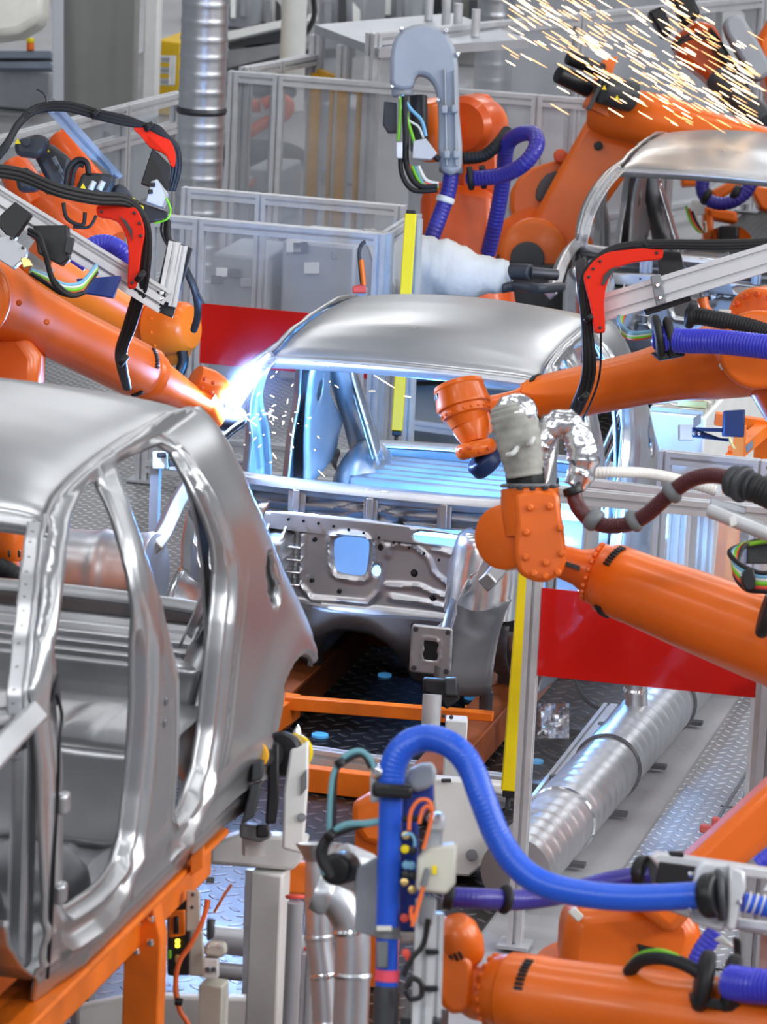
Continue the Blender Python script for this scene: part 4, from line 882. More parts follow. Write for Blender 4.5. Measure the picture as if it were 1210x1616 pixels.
# --- robot behind the far car (seen through its windscreen opening)
T = thing('handling_robot', 'orange robot and violet hose loop seen through the windscreen opening of the far car', 'robot', V((P(1140, 440, 31).x, P(1140, 440, 31).y, 0)), 'orange line robots')
for poly in ([(1075, 276), (1104, 270), (1108, 292), (1076, 294)], [(1120, 302), (1170, 276), (1182, 284), (1132, 318)], [(1112, 326), (1164, 334), (1164, 352), (1112, 344)], [(1110, 326), (1126, 326), (1126, 390), (1110, 388)], [(1180, 290), (1230, 300), (1230, 340), (1200, 330)]): sl(T, 'arm_frame', 'orange', poly, 30.5, .2, bevel=.02)
rb(T, 'process_hose', 'violet_hose', [(1112, 272), (1108, 300), (1122, 318), (1150, 320), (1176, 304), (1195, 270)], 11, 30.2, pitch=.03)
for u, v in ((1114, 310), (1160, 305)): rc(T, 'hose_ball', 'rubber', (u-6, v-3, 30.2), (u+6, v+3, 30.2), 14, .5)
sl(T, 'terminal_box', 'white_paint', rect(1092, 316, 1112, 338), 30.4, .1)
for k in range(4): tb(T, 'wire', ('green', 'cable_red', 'rubber', 'cable_white')[k], [(1082+k*5, 325+k*4), (1090+k*4, 350), (1104+k*3, 366), (1112, 358-k*3)], 2, 30.3)
sl(T, 'motor', 'black', rect(1134, 356, 1166, 384), 30.3, .2, bevel=.02)
bm = NB(); lathe(bm, V((*T.location.xy, 0)), P(1140, 380, 31), [(0, .2), (.1, .1), (1, .08)], 20); obj('pedestal', bm, 'orange', T)

# --- near robot along the bottom edge
T = thing('dispensing_robot', 'blurred orange robot nearest the camera along the bottom right edge', 'robot', V((P(1400, 1900, 10.6).x, P(1400, 1900, 10.6).y, 0)), 'orange line robots')
a, b = (800, 1566, 11.3), (1300, 1640, 10.9)
lz(T, 'forearm', 'orange', a, b, [(0, 60), (.01, 66), (.12, 67), (.13, 65), (.5, 70), (1, 76)], 44)
slots(T, a, b, .09, .108, 8, start=math.radians(130), span=.8)
lz(T, 'end_ring', 'orange', (775, 1562, 11.32), (801, 1566, 11.3), [(0, 52), (.2, 57), (.8, 59), (1, 62)], 40)
ring_at(T, (775, 1562, 11.32), (801, 1566, 11.3), .1, .087, 18, .009, flip=-1)
bm = NB(); blob(bm, P(760, 1568, 11.34), (.075, .075, .07)); obj('wrist_ball', bm, 'orange', T)
lz(T, 'wrist_head', 'orange', (704, 1456, 11.3), (735, 1520, 11.34), [(0, 22), (.06, 34), (.25, 42), (.6, 43), (.9, 36), (1, 30)], 32)
slots(T, (704, 1456, 11.3), (735, 1520, 11.34), .55, .068, 6, start=math.radians(215), span=.9)
lz(T, 'wrist_neck', 'orange', (700, 1545, 11.32), (770, 1570, 11.34), [(0, 26), (.3, 36), (.7, 40), (1, 36)], 30)
bm = NB(); slab(bm, [(692, 1500), (712, 1490), (745, 1520), (742, 1590), (712, 1600), (690, 1570)], 11.26, .10, 2); obj('wrist_yoke', bm, 'orange', T, bevel=.02)
for u in (1110, 1152): rc(T, 'hose_clamp', 'rubber', (u-12, 1545+(u-1110)*.15, 10.95), (u+12, 1550+(u-1110)*.15, 10.95), 50, .25)
sl(T, 'clamp_foot', 'black', [(1090, 1570), (1190, 1590), (1184, 1604), (1090, 1585)], 10.9, .12)
rb(T, 'dress_hose', 'royal_hose', [(1150, 1550, 10.9), (1190, 1556, 10.85), (1260, 1562, 10.8)], 29, pitch=.011, depth=.10)
for c, r, o1 in (('rubber', 11, 4), ('green', 5, -6), ('teal', 5, 0)): tb(T, 'control_cable', c, [(992, 1530+o1, 11.1), (1012, 1512+o1, 11.05), (1045, 1508+o1, 11.0), (1080, 1520+o1*.5, 10.98), (1110, 1540, 10.96)], r)
base_robot(T, P(1300, 1640, 10.9), P(1400, 1900, 10.6), 0, .30)

# --- robot whose link arm rises out of the right edge
T = thing('dispensing_robot', 'orange robot at lower right with thick arm rising to the right edge', 'robot', V((P(975, 1500, 13.0).x, P(975, 1500, 13.0).y, 0)), 'orange line robots')
bm = NB(); slab(bm, [(985, 1420), (1087, 1352), (1240, 1212), (1300, 1250), (1240, 1312), (1120, 1412), (1060, 1480)], 12.6, .22, 0); obj('link_arm', bm, 'orange', T, bevel=.03)
bm = NB(); slab(bm, [(888, 1490), (893, 1455), (910, 1435), (940, 1430), (1040, 1425), (1105, 1450), (1100, 1520), (1060, 1560), (930, 1560), (890, 1530)], 12.7, .40, 2); obj('shoulder', bm, 'orange', T, bevel=.05)
sl(T, 'shoulder_recess', 'black', [(1005, 1490), (1050, 1500), (1050, 1520), (1010, 1510)], 12.68, .03)
rb(T, 'dress_hose', 'royal_hose', [(1130, 1470, 12.2), (1108, 1500, 12.2), (1095, 1530, 12.2)], 16, pitch=.014); rb(T, 'dress_hose', 'royal_hose', [(1195, 1365, 12.3), (1215, 1350, 12.3), (1240, 1335, 12.3)], 14, pitch=.014)
sl(T, 'white_label', 'cable_white', [(896, 1440), (908, 1432), (922, 1446), (912, 1456)], 12.66, .02)
pz = T.location; bm = NB(); lathe(bm, V((pz.x, pz.y, 0)), P(975, 1520, 13.0), [(0, .34), (.3, .34), (.35, .26), (1, .24)], 28); obj('turntable', bm, 'orange', T)

# --- dim robot behind the far clear fence
T = thing('handling_robot', 'faint red robot behind the tall clear fence right of the spiral duct', 'robot', V((P(400, 330, 34).x, P(400, 330, 34).y, 0)), 'orange line robots')
sl(T, 'arm', 'orange_red', [(384, 160), (410, 155), (412, 176), (384, 172)], 33.5, .2, 0, bevel=.03); bm = NB(); tube(bm, PS([(414, 165), (440, 155), (455, 165), (450, 182), (425, 190), (400, 205), (385, 215)], 33.5), .045); obj('arm_ring', bm, 'orange_red', T)
sl(T, 'motor', 'charcoal', [(384, 125), (440, 125), (470, 140), (460, 152), (400, 150)], 33.8, .3, bevel=.03)
bm = NB(); lathe(bm, T.location.copy(), P(400, 200, 34), [(0, .4), (.2, .3), (1, .2)], 24); obj('pedestal', bm, 'machine', T)
# --- orange robot and black hose seen through the near car, at the left edge
T = thing('handling_robot', 'orange robot wrist at the left edge seen through the windscreen opening of the near car', 'robot', V((P(-40, 1000, 14.2).x, P(-40, 1000, 14.2).y, 0)), 'orange line robots')
lz(T, 'wrist', 'orange', (14, 812, 14.1), (14, 886, 14.1), [(0, 16), (.1, 24), (.5, 25), (.9, 24), (1, 18)], 28)
lz(T, 'forearm', 'orange', (-60, 822, 14.2), (40, 816, 14.15), [(0, 34), (.6, 20), (1, 10)], 24)
for u in (14, 30): sl(T, 'slot_cover', 'black', rect(u-2, 868, u+2, 880), 13.98, .02)
rb(T, 'process_hose', 'rubber', [(-40, 900, 14.0), (0, 896, 14.0), (30, 915, 14.0), (38, 945, 14.0), (20, 965, 14.05)], 16, pitch=.02)
bm = NB(); lathe(bm, T.location.copy(), P(-60, 822, 14.2), [(0, .34), (.15, .3), (.3, .22), (1, .18)], 24); obj('pedestal', bm, 'orange', T)

# ------------------------------------------------------------------ the setting
def st(name, bm, m, **k): return obj(name, bm, m, kind='structure', **k)
st('floor', box(NB(), (0, 14, -.0655), (46, 76, .10)), 'concrete')
bm = NB(); box(bm, (.1, 6, -.028), (1.9, 36, .044)); st('floor_line', bm, 'tread_dark')
bm = NB(); box(bm, (4.45, 4, -.03), (6.1, 44, .05)); st('floor_walkway', bm, 'tread_grey')
bm = NB(); box(bm, (-4.35, 4, -.03), (6.1, 44, .05)); st('floor_apron', bm, 'tread_grey')
for k, x in enumerate((1.62, 2.02, 2.42)):
    bm = NB(); box(bm, (x, 4, -.004), (.014, 44, .006)); st('trim_%d' % (k+1), bm, 'dark_metal')
for k, y in enumerate((-2.6, -.6, 1.4, 3.4)):
    bm = NB(); box(bm, (2.4, y, -.004), (1.6, .012, .006)); st('trim_%d' % (k+4), bm, 'dark_metal')
st('wall_back', box(NB(), (0, 46, 4.5), (46, .2, 9)), 'backwall'); st('wall_left', box(NB(), (-22, 14, 4.5), (.2, 76, 9)), 'backwall'); st('wall_right', box(NB(), (22, 14, 4.5), (.2, 76, 9)), 'backwall')
st('wall_front', box(NB(), (0, -24, 4.5), (46, .2, 9)), 'backwall')

def fence(name, label, A, B, z0, z1, posts, mids=(), pane='pane', w=.05, red=None, group=None, bottom=True, cat='fence'):
    """aluminium framed clear fence between A and B on the floor; posts/mids as fractions / heights"""
    A, B = V((A[0], A[1], 0)), V((B[0], B[1], 0)); T = thing(name, label, cat, A.copy(), group); d = B-A; Z = V((0, 0, 1)); n = d.cross(Z).normalized()
    for t in posts:
        c = A+d*t; bm = NB(); profile(bm, c, c+Z*z1, w, w, (1, 1), d, w*.22); obj('post', bm, 'alu', T)
        bm = NB(); box(bm, c+Z*.006, (w*2.2, w*2.2, .012)); obj('post_foot', bm, 'alu_paint', T)
    for z in list(mids)+[z1-w*.5]+([z0] if bottom else []):
        for t0, t1 in zip(posts, posts[1:]):
            e = w*.5/d.length; bm = NB(); profile(bm, A+d*(t0+e)+Z*z, A+d*(t1-e)+Z*z, w, w, (1, 1), Z, w*.22); obj('rail', bm, 'alu', T)
    for t0, t1 in zip(posts, posts[1:]):
        e = w*.5/d.length; p0, p1 = A+d*(t0+e), A+d*(t1-e)
        bm = NB(); prism(bm, [p0+Z*z0, p1+Z*z0, p1+Z*(z1-w), p0+Z*(z1-w)], n*.004); obj('pane', bm, pane, T)
    if red:
        for t0, t1, za, zb in red:
            bm = NB(); p0, p1 = A+d*t0+n*.008, A+d*t1+n*.008; prism(bm, [p0+Z*za, p1+Z*za, p1+Z*zb, p0+Z*zb], n*.006); obj('red_panel', bm, 'red_pane', T, label='translucent red panel')
    return T
def light_curtain(label, top, bot, w, d, post=True):
    """yellow safety light bar in picture terms: (u, v, distance) ends"""
    T = thing('light_curtain', label, 'light curtain', q3(bot), 'yellow light curtains')
    a, b = q3(top), q3(bot); X = CR.cross(V((0, 0, 1))).normalized()
    bm = NB(); bar(bm, a, b, w, w*1.1, CF); obj('housing', bm, 'yellow', T, bevel=.004)
    ax = (b-a).normalized(); bm = NB(); bar(bm, b, b+ax*.025, w*.8, w*.8, CF); obj('end_cap', bm, 'black', T, bevel=.004)
    bm = NB(); cyl(bm, b+ax*.02, b+ax*.06, w*.16); obj('plug', bm, 'charcoal', T)
    bm = NB(); bar(bm, a, a-ax*.02, w*.8, w*.8, CF); obj('end_cap', bm, 'black', T, bevel=.004)
    return T
# fence in front of the centre car, right of the line
g0 = PZ(812, 1492); g1 = PZ(1200, 1512); yF = g0.y
xr_ = PY(1200, 1150, yF).x
h = PY(846, 765, yF).z
zr0, zr1 = PY(843, 1064, yF).z, PY(848, 926, yF).z
F1 = fence('safety_fence', 'aluminium fence with translucent red panel beside the long floor duct', (g0.x, yF), (xr_, yF+.02), .08, h, (0, 1), (), 'pane_clear', .052, [(.035, .985, zr0, zr1)], 'clear safety fences', bottom=False)
yd = (g0-CC).dot(CF)
light_curtain('lower yellow light curtain on the post below the foil wrapped tool', (838, 810, 16.0), (803, 1247, 16.05), .058, 0)
# fence behind the centre car
A = PY(303, 600, 4.0); B = PY(596, 470, 4.0); hz = PY(305, 343, 4.0).z
r0, r1 = PY(316, 572, 4.0).z, PY(318, 478, 4.0).z
fence('safety_fence', 'aluminium fence with wide red panel behind the arc flash, left of centre', (A.x-.25, 4.0), (B.x, 4.0), .08, hz, (0, .215, 1), (), 'pane', .06, [(.23, .99, r0, r1)], 'clear safety fences')
E_ = PL(655, 338, 2, hz)
fence('safety_fence', 'short fence return running back from the red panel fence to the upper yellow light curtain', (B.x+.02, 4.06), (E_.x, E_.y), .08, hz, (0, 1), (), 'pane', .06, None, 'clear safety fences')
fence('safety_fence', 'low clear fence just behind the red panel fence, ending at the upper yellow light curtain', (PL(262, 318, 2, hz+.02).x, E_.y), (E_.x-.08, E_.y), .08, hz+.04, (0, .35, 1), (), 'pane', .055, None, 'clear safety fences')
light_curtain('upper yellow light curtain, standing behind the roof of the centre car', (648, 338, 22.3), (626, 680, 22.3), .058, 0)
T = thing('fence_post', 'slim grey post right beside the upper yellow light curtain', 'post', PL(636, 760, 1, 4.95)); bm = NB(); profile(bm, V((P(644, 700, 22.4).x, P(644, 700, 22.4).y, 0)), P(658, 345, 22.4), .05, .05); obj('extrusion', bm, 'alu', T)
# tall far fences
def fy(u, v, y): return PY(u, v, y)
y1 = 10.5; top1 = fy(370, 112, y1); br = fy(1060, 155, y1)
fence('safety_fence', 'tall clear fence with slim posts spanning behind the grey covered robot', (top1.x, y1), (br.x, y1), .1, top1.z, (0, .105, .70, 1), (), 'pane_far', .07, None, 'clear safety fences')
c1 = PL(280, 145, 2, top1.z*1.0); c0 = PL(-40, 225, 2, top1.z)
fence('safety_fence', 'clear fence with slanted top line, left of the tall spiral duct', (c0.x, c0.y), (c1.x, c1.y), .1, top1.z, (0, .42, .72, 1), (top1.z-.22,), 'pane_far', .07, None, 'clear safety fences')
c2 = PL(500, 78, 2, top1.z+.05); c3 = PL(590, 52, 2, top1.z+.3)
fence('safety_fence', 'clear fence running back from the spiral duct towards the yellow framed booth', (top1.x+.05, y1+.1), (c2.x, c2.y), .1, top1.z+.02, (0, .45, 1), (), 'pane_far', .07, None, 'clear safety fences')
fence('safety_fence', 'clear fence running to the back, behind the grey arched hose cover', (c3.x, c3.y), (c3.x+3.2, c3.y+6.5), .1, top1.z+.3, (0, .3, .6, 1), (), 'pane_far', .08, None, 'clear safety fences')
# booth with yellow door frames
T = thing('booth', 'clear glazed booth with yellow door frames and grey lid, left of the grey covered robot', 'booth', V((c2.x, c2.y, 0)))
A, B = V((c2.x, c2.y, 0)), V((c3.x, c3.y, 0)); d = B-A; Z = V((0, 0, 1)); n = d.cross(Z).normalized(); zt = top1.z+.15
for t in (0, .5, 1):
    bm = NB(); profile(bm, A+d*t, A+d*t+Z*zt, .09, .09); obj('post', bm, 'alu', T)
for t in (.08, .44, .57, .92):
    bm = NB(); bar(bm, A+d*t+n*.03, A+d*t+n*.03+Z*(zt-.25), .06, .05, d); obj('door_frame', bm, 'yellow_ring', T)
bm = NB(); bar(bm, A+d*.08+Z*(zt-.25), A+d*.92+Z*(zt-.25), .05, .06); obj('door_frame', bm, 'yellow_ring', T)
bm = NB(); prism(bm, [A+Z*.05, B+Z*.05, B+Z*zt, A+Z*zt], n*.006); obj('pane', bm, 'pane_far', T)
bm = NB(); prism(bm, [A+Z*zt-d*.06, B+Z*zt+d*.1, B+Z*(zt+.05)-n*1.1+d*.0, A+Z*(zt+.05)-n*1.1-d*.3], Z*.06); obj('lid', bm, 'alu_paint', T)
for t in (.0, .3, .5, .8): bm = NB(); cyl(bm, A+d*t+Z*(zt+.1)-n*.8, A+d*t+Z*(zt+.28)-n*.8, .03); obj('lifting_eye', bm, 'alu', T)

# spiral duct rising at upper left, and the near and floor ducts
def spiral(bm, pts, r, pitch=.16, seg=30, ridge=.035):
    q = resample(spline(pts, 14), pitch/8)
    return sweep(bm, q, lambda i: r*(1+ridge*(1 if i % 8 == 0 else (.3 if i % 8 in (1, 7) else 0))), seg)
T = thing('ventilation_duct', 'tall shiny spiral ventilation duct standing at upper left', 'duct', V((*P(306, 500, 27).xy, 0)), 'silver spiral ducts')
fl_ = V((*P(306, 500, 27).xy, 0)); tp = P(327, -60, 27); tp = V((fl_.x, fl_.y, tp.z+.3))
bm = NB(); spiral(bm, [fl_, fl_.lerp(tp, .5), tp], .141, .105); obj('duct_pipe', bm, 'duct', T); zz = P(320, 163, 27).z
bm = NB(); lathe(bm, V((fl_.x, fl_.y, zz-.02)), V((fl_.x, fl_.y, zz+.02)), [(0, .148), (.5, .155), (1, .148)], 30); obj('clamp_ring', bm, 'dark_metal', T)
T = thing('ventilation_duct', 'second hazy spiral duct behind the far fence, right of the grey arched cover', 'duct', V((*P(760, 420, 33).xy, 0)), 'silver spiral ducts'); f2 = T.location.copy()
bm = NB(); spiral(bm, [f2, f2+V((0, 0, 2.5)), f2+V((0, 0, 6))], .13, .12); obj('duct_pipe', bm, 'duct', T)
T = thing('ventilation_duct', 'long silver spiral duct lying on the floor beside the metal walkway', 'duct', PZ(960, 1240), 'silver spiral ducts')
A, B = PZ(838, 1400), PZ(1075, 1122); A.z = B.z = .135; dd = (B-A); A2 = A-dd*.10; B2 = B+dd*.18
bm = NB(); spiral(bm, [A2, A.lerp(B, .5), B2], .128, .10); obj('duct_pipe', bm, 'duct', T)
for t in (.16, .46, .86):
    bm = NB(); c = A.lerp(B, t); u = dd.normalized(); lathe(bm, c-u*.012, c+u*.012, [(0, .134), (.5, .140), (1, .134)], 30); obj('clamp_ring', bm, 'dark_metal' if t > .4 else 'chrome', T)
c = A.lerp(B, .66); e = P(986, 1090, (c-CC).dot(CF)-.05); e = V((e.x, e.y, c.z+.62)); bm = NB(); tube(bm, [c, c.lerp(e, .35)+V((0, 0, .02)), V((e.x, e.y, c.z+.34)), e], .046, 20); br_ = obj('branch_pipe', bm, 'duct', T)
for t in (.22, .36, .52):
    bm = NB(); q = V((e.x, e.y, c.z+.1+t*.8)) if t > .3 else c.lerp(e, .3); lathe(bm, q-V((0, 0, .008)), q+V((0, 0, .008)), [(0, .049), (.5, .052), (1, .049)], 20); obj('clamp_ring', bm, 'chrome', br_)
for k in range(4):
    q = A.lerp(B, .12+.27*k); bm = NB(); box(bm, (q.x, q.y, .008), (.26, .04, .016)); obj('saddle', bm, 'dark_metal', T)
T = thing('ventilation_duct', 'large horizontal spiral duct seen through the door opening of the near car', 'duct', PZ(80, 1150), 'silver spiral ducts')
A, B = P(-40, 890, 18.1), P(215, 905, 17.9); bm = NB(); spiral(bm, [A, A.lerp(B, .5), B+(B-A)*.12], .165, .19, 32, .055); obj('duct_pipe', bm, 'duct', T)
for t in (.1, .9):
    q = A.lerp(B, t); bm = NB(); bar(bm, V((q.x, q.y, 0)), V((q.x, q.y, q.z-.14)), .06, .06); obj('leg', bm, 'alu_paint', T)
for lab, pts, r, flange in (('silver duct pipe with open funnel top standing left of the blue hose tool', [(503, 1348), (503, 1420), (503, 1480), (510, 1540), (515, 1616), (516, 1700)], 22, (503, 1345)), ('silver duct elbow bending down beside the blue hose tool', [(512, 1412), (528, 1418), (545, 1440), (556, 1470), (556, 1540), (552, 1640), (552, 1720)], 28, (513, 1412))):
    T = thing('duct_pipe', lab, 'duct', P(pts[-1][0], 1760, 12.4), 'silver spiral ducts'); w = PS(pts, 12.4 if r < 25 else 12.1); w.append(V((w[-1].x, w[-1].y, 0)))
    bm = NB(); sweep(bm, spline(w, 8), r*12.4/FPX, 26); obj('pipe', bm, 'duct', T)
    for i in (1, 2, 3, 4):
        if flange[0] > 505 and i < 3: continue
        q = V(w[i]); ax = (w[i+1]-w[i-1]).normalized(); bm = NB(); lathe(bm, q-ax*.008, q+ax*.008, [(0, r*12.4/FPX*1.03), (.5, r*12.4/FPX*1.09), (1, r*12.4/FPX*1.03)], 26); obj('clamp_ring', bm, 'chrome' if i == 3 else 'duct', T)
    q = V(w[0]); ax = (w[1]-w[0]).normalized(); bm = NB(); lathe(bm, q-ax*.03, q+ax*.02, [(0, r*12.4/FPX*(1.7 if flange[0] < 505 else 1.05)), (.7, r*12.4/FPX*1.15), (1, r*12.4/FPX)], 26, False); obj('mouth', bm, 'duct', T)
T = thing('cable', 'black cable looping on the floor between the orange carrier and the floor duct', 'cable', PZ(900, 1150)); bm = NB(); tube(bm, [PZ(905, 1075, .2), PZ(925, 1105, .05), PZ(955, 1122, .03), PZ(978, 1128, .03)], .011); obj('cable', bm, 'rubber', T)
T = thing('cable', 'black cable curving from the fence post to the floor duct clamp', 'cable', PZ(880, 1195)); bm = NB(); tube(bm, [PZ(845, 1165, .1), PZ(855, 1185, .03), PZ(885, 1200, .02), PZ(930, 1208, .05)], .011); obj('cable', bm, 'rubber', T)
for k, (a, b, lab) in enumerate((((832, 1306), (968, 1130), 'silver slotted rail on the floor along the left side of the long duct'), ((852, 1322), (975, 1160), 'second silver slotted rail tight against the long floor duct'))):
    T = thing('floor_rail', lab, 'rail', PZ(*a), 'slotted floor rails'); bm = NB(); A, B = PZ(*a), PZ(*b); A.z = B.z = .03; profile(bm, A, B, .09, .05, (2, 1)); obj('extrusion', bm, 'alu', T)
    for t in (.1, .5, .9):
        bm = NB(); box(bm, A.lerp(B, t)-V((0, 0, .018)), (.14, .05, .022)); obj('foot_plate', bm, 'dark_metal', T)
for u, v, l, lab in ((855, 1244, .16, 'flat dark bracket lying on the floor by the fence post'), (930, 1160, .18, 'flat dark bracket lying beside the branch of the floor duct')):
    bm = NB(); q = PZ(u, v); box(bm, q+V((0, 0, .012)), (l, .05, .024)); box(bm, q+V((l*.3, 0, .04)), (.04, .04, .04)); o = obj('floor_bracket', bm, 'charcoal', bevel=.004); tag(o, lab, 'bracket', 'dark floor brackets')
T = thing('sheet_metal_tray', 'crumpled clear bag of scrap sheet on the floor between fence post and cable', 'bag', PZ(880, 1140)); bm = NB(); grid(bm, lambda a, b: PZ(848+50*a, 1110+55*b, .03+.05*random.random()), 9, 9); obj('bag', bm, 'foil', T, smooth=20)
for u, v, r, lab in ((607, 1065, .03, 'small round painted blue reflection on the tread floor under the centre car'), (505, 1160, .035, 'oval painted blue reflection on the dark tread floor behind the roller'), (846, 1201, .03, 'small painted blue reflection on the floor beside the fence post'), (745, 1100, .035, 'pale painted blue reflection on the tread plate right of the support post')):
    bm = NB(); q = PZ(u, v, 0); lathe(bm, q-V((0, 0, .008)), q+V((0, 0, .004)), [(0, r), (1, r)], 20); o = obj('blue_reflection_disc', bm, 'painted_blue_glow'); tag(o, lab, 'plate', 'painted blue floor reflections')  # blue arc light on the floor, painted as faintly glowing discs

# carrier skid under the centre car
T = thing('carrier_skid', 'orange steel carrier skid on the floor beneath the centre car', 'skid', V((0, 0, 0)), 'orange carriers')
for x0, y0, y1_, m in ((-.33, -.35, 2.9, 'orange_shaded'), (.55, -1.3, 2.9, 'orange_shaded')):
    bm = NB(); box(bm, (x0, (y0+y1_)/2, .10), (.10, y1_-y0, .17)); box(bm, (x0, (y0+y1_)/2, .185), (.16, y1_-y0, .02)); obj('side_beam', bm, m, T, bevel=.004)
A, B = PZ(450, 1108, .20), PZ(778, 1134, .20); bm = NB(); bar(bm, A, B, .05, .055); obj('cross_beam', bm, 'orange_frame', T, bevel=.004)
bm = NB(); bar(bm, PZ(408, 1150, .16), PZ(462, 1112, .16), .07, .10); obj('corner_beam', bm, 'orange_frame', T, bevel=.004)
bm = NB(); bar(bm, PZ(735, 1130, .12), PZ(768, 1130, .12), .07, .08); obj('corner_beam', bm, 'orange_frame', T, bevel=.004)
bm = NB(); box(bm, (.1, 1.1, .12), (.9, .10, .14)); obj('cross_beam', bm, 'orange_shaded', T, bevel=.004)
bm = NB(); q = PZ(766, 1120, .22); lathe(bm, q, q+V((0, 0, .17)), [(0, .028), (.45, .028), (.5, .02), (.85, .016), (1, .004)], 20); obj('locating_pin', bm, 'dark_metal', T)
bm = NB(); q = PZ(772, 1078, .2); lathe(bm, q, q+V((0, 0, .09)), [(0, .035), (1, .055)], 20); obj('cup', bm, 'steel_bright', T)
T = thing('support_post', 'cream post with black clamp head holding the front rail plate of the centre car', 'post', PZ(712, 1300))
q = PZ(712, 1300); t_ = P(712, 1122, (q-CC).dot(CF)); bm = NB(); bar(bm, q, V((q.x, q.y, t_.z)), .085, .085, CF); obj('column', bm, 'white_paint', T, bevel=.006)
sl(T, 'clamp_head', 'black', [(668, 1070), (722, 1074), (726, 1104), (704, 1120), (690, 1100), (668, 1094)], 16.9, .16, 0, bevel=.01); sl(T, 'clamp_head', 'charcoal', rect(702, 1070, 722, 1098), 16.85, .12, bevel=.008)
lz(T, 'cylinder', 'alu', (682, 1096, 16.8), (679, 1152, 16.8), [(0, 15), (.9, 15), (1, 13)], 20); studs(T, PS([(700, 1130), (712, 1132)], 16.6), -CF, .008, 'charcoal')
T = thing('machine_stand', 'cream machine base with round hole and gusset beside the lower yellow light curtain', 'stand', PZ(740, 1400))
sl(T, 'housing', 'white_paint', [(682, 1228), (800, 1238), (800, 1255), (768, 1250), (760, 1300), (800, 1306), (800, 1330), (770, 1360), (740, 1384), (690, 1380)], 16.5, .25, 0, bevel=.01)
rc(T, 'round_hole', 'mid_grey', (744, 1349, 16.48), (744, 1349, 16.6), 9, .05); sl(T, 'vent', 'charcoal', rect(696, 1229, 712, 1235), 16.48, .01)
T = thing('guide_rail', 'long silver slotted rail across the line in front of the orange skid', 'rail', PZ(620, 1215)); bm = NB(); A, B = PZ(476, 1196, .08), PZ(806, 1244, .08); profile(bm, A, B, .06, .10, (1, 2)); obj('extrusion', bm, 'alu', T)
for t in (.15, .6, .95): bm = NB(); q = A.lerp(B, t); bar(bm, V((q.x, q.y, 0)), q, .05, .05); obj('foot', bm, 'alu_paint', T)
T = thing('floor_beam', 'orange cross beam on the tread floor below the silver rail', 'beam', PZ(530, 1240), 'orange carriers'); bm = NB(); bar(bm, PZ(470, 1226, .05), PZ(588, 1240, .05), .06, .10); obj('beam', bm, 'orange_frame', T, bevel=.005)
T = thing('floor_beam', 'blunt orange block standing behind the blue hose tool', 'beam', PZ(585, 1300), 'orange carriers'); sl(T, 'block', 'orange_frame', [(556, 1270), (590, 1250), (640, 1260), (640, 1340), (575, 1330), (556, 1300)], 15.2, .2, bevel=.02); bm = NB(); bar(bm, V((*P(600, 1330, 15.3).xy, 0)), P(600, 1300, 15.3), .14, .14); obj('foot', bm, 'orange_frame', T)

# lifted carrier under the near car
T = thing('car_carrier', 'orange beam carrier on legs carrying the near car, lower left', 'carrier', V((.1, -7.4, 0)), 'orange carriers')
X0 = .155+.69; Y0 = -7.362; Zb = 1.029+.205
bm = NB(); box(bm, (X0-.02, Y0+.35, Zb-.075), (.10, 3.0, .15)); box(bm, (X0+.02, Y0+.35, Zb-.01), (.12, 3.0, .02)); obj('side_beam', bm, 'orange_frame', T, bevel=.006)
bm = NB(); box(bm, (-.45, Y0+.35, Zb-.075), (.10, 3.0, .15)); obj('side_beam', bm, 'orange_frame', T, bevel=.006)
bm = NB(); box(bm, (.2, Y0-.75, Zb-.09), (1.35, .16, .14)); obj('cross_beam', bm, 'orange_frame', T, bevel=.006)
bm = NB(); box(bm, (.2, Y0+1.1, Zb-.14), (1.2, .10, .10)); obj('cross_beam', bm, 'orange_frame', T, bevel=.006)
bm = NB(); box(bm, (.35, Y0-.45, Zb-.03), (.22, .9, .10)); obj('floor_beam', bm, 'orange_frame', T, bevel=.006)
def yat(u, v): return PX(u, v, X0+.04).y
yl = yat(228, 1520)
for k, (x, y) in enumerate(((X0+.04, yl), (X0, Y0-.9), (-.45, yl), (-.45, Y0-.9))):
    bm = NB(); prism(bm, [(x-.055, y-.02, Zb-.02), (x+.025, y-.02, Zb-.02), (x+.05, y-.02, Zb-.12), (x+.05, y-.02, 0), (x-.055, y-.02, 0)], (0, .07, 0)); lg = obj('leg', bm, 'orange_frame', T, bevel=.006)
    if k == 0: studs(lg, [(x-.02, y-.02, Zb-.08), (x+.02, y-.02, Zb-.06), (x-.02, y-.02, Zb-.16), (x+.02, y-.02, Zb-.13)], V((0, -1, 0)), .012, 'chrome', 'leg_bolt')
sl(T, 'joint_plate', 'orange_frame', [(300, 1352), (322, 1336), (321, 1368), (300, 1384)], 12.5, .05)

# white gate stand with roller
T = thing('gate_stand', 'white steel stand with upright bracket, right of the near car', 'stand', V((*P(425, 1616, 13.4).xy, 0)))
sl(T, 'top_beam', 'white_paint', [(330, 1330), (378, 1316), (488, 1322), (478, 1356), (462, 1374), (330, 1364)], 13.4, .20, bevel=.012)
q = V((*P(422, 1500, 13.5).xy, 0)); bm = NB(); bar(bm, q, V((q.x, q.y, P(430, 1362, 13.5).z)), .10, .10, V((1, 0, 0))); obj('column', bm, 'white_paint', T, bevel=.008)
sl(T, 'upright_bracket', 'white_paint', [(445, 1340), (447, 1250), (458, 1182), (470, 1180), (487, 1169), (486, 1240), (482, 1300), (478, 1348)], 13.12, .06, bevel=.008)
sl(T, 'rating_plate', 'grey_plastic', [(474, 1226), (484, 1214), (484, 1244), (474, 1256)], 13.11, .01, bevel=.001); rc(T, 'round_hole', 'mid_grey', (476, 1290, 13.11), (476, 1290, 13.15), 7, .05)
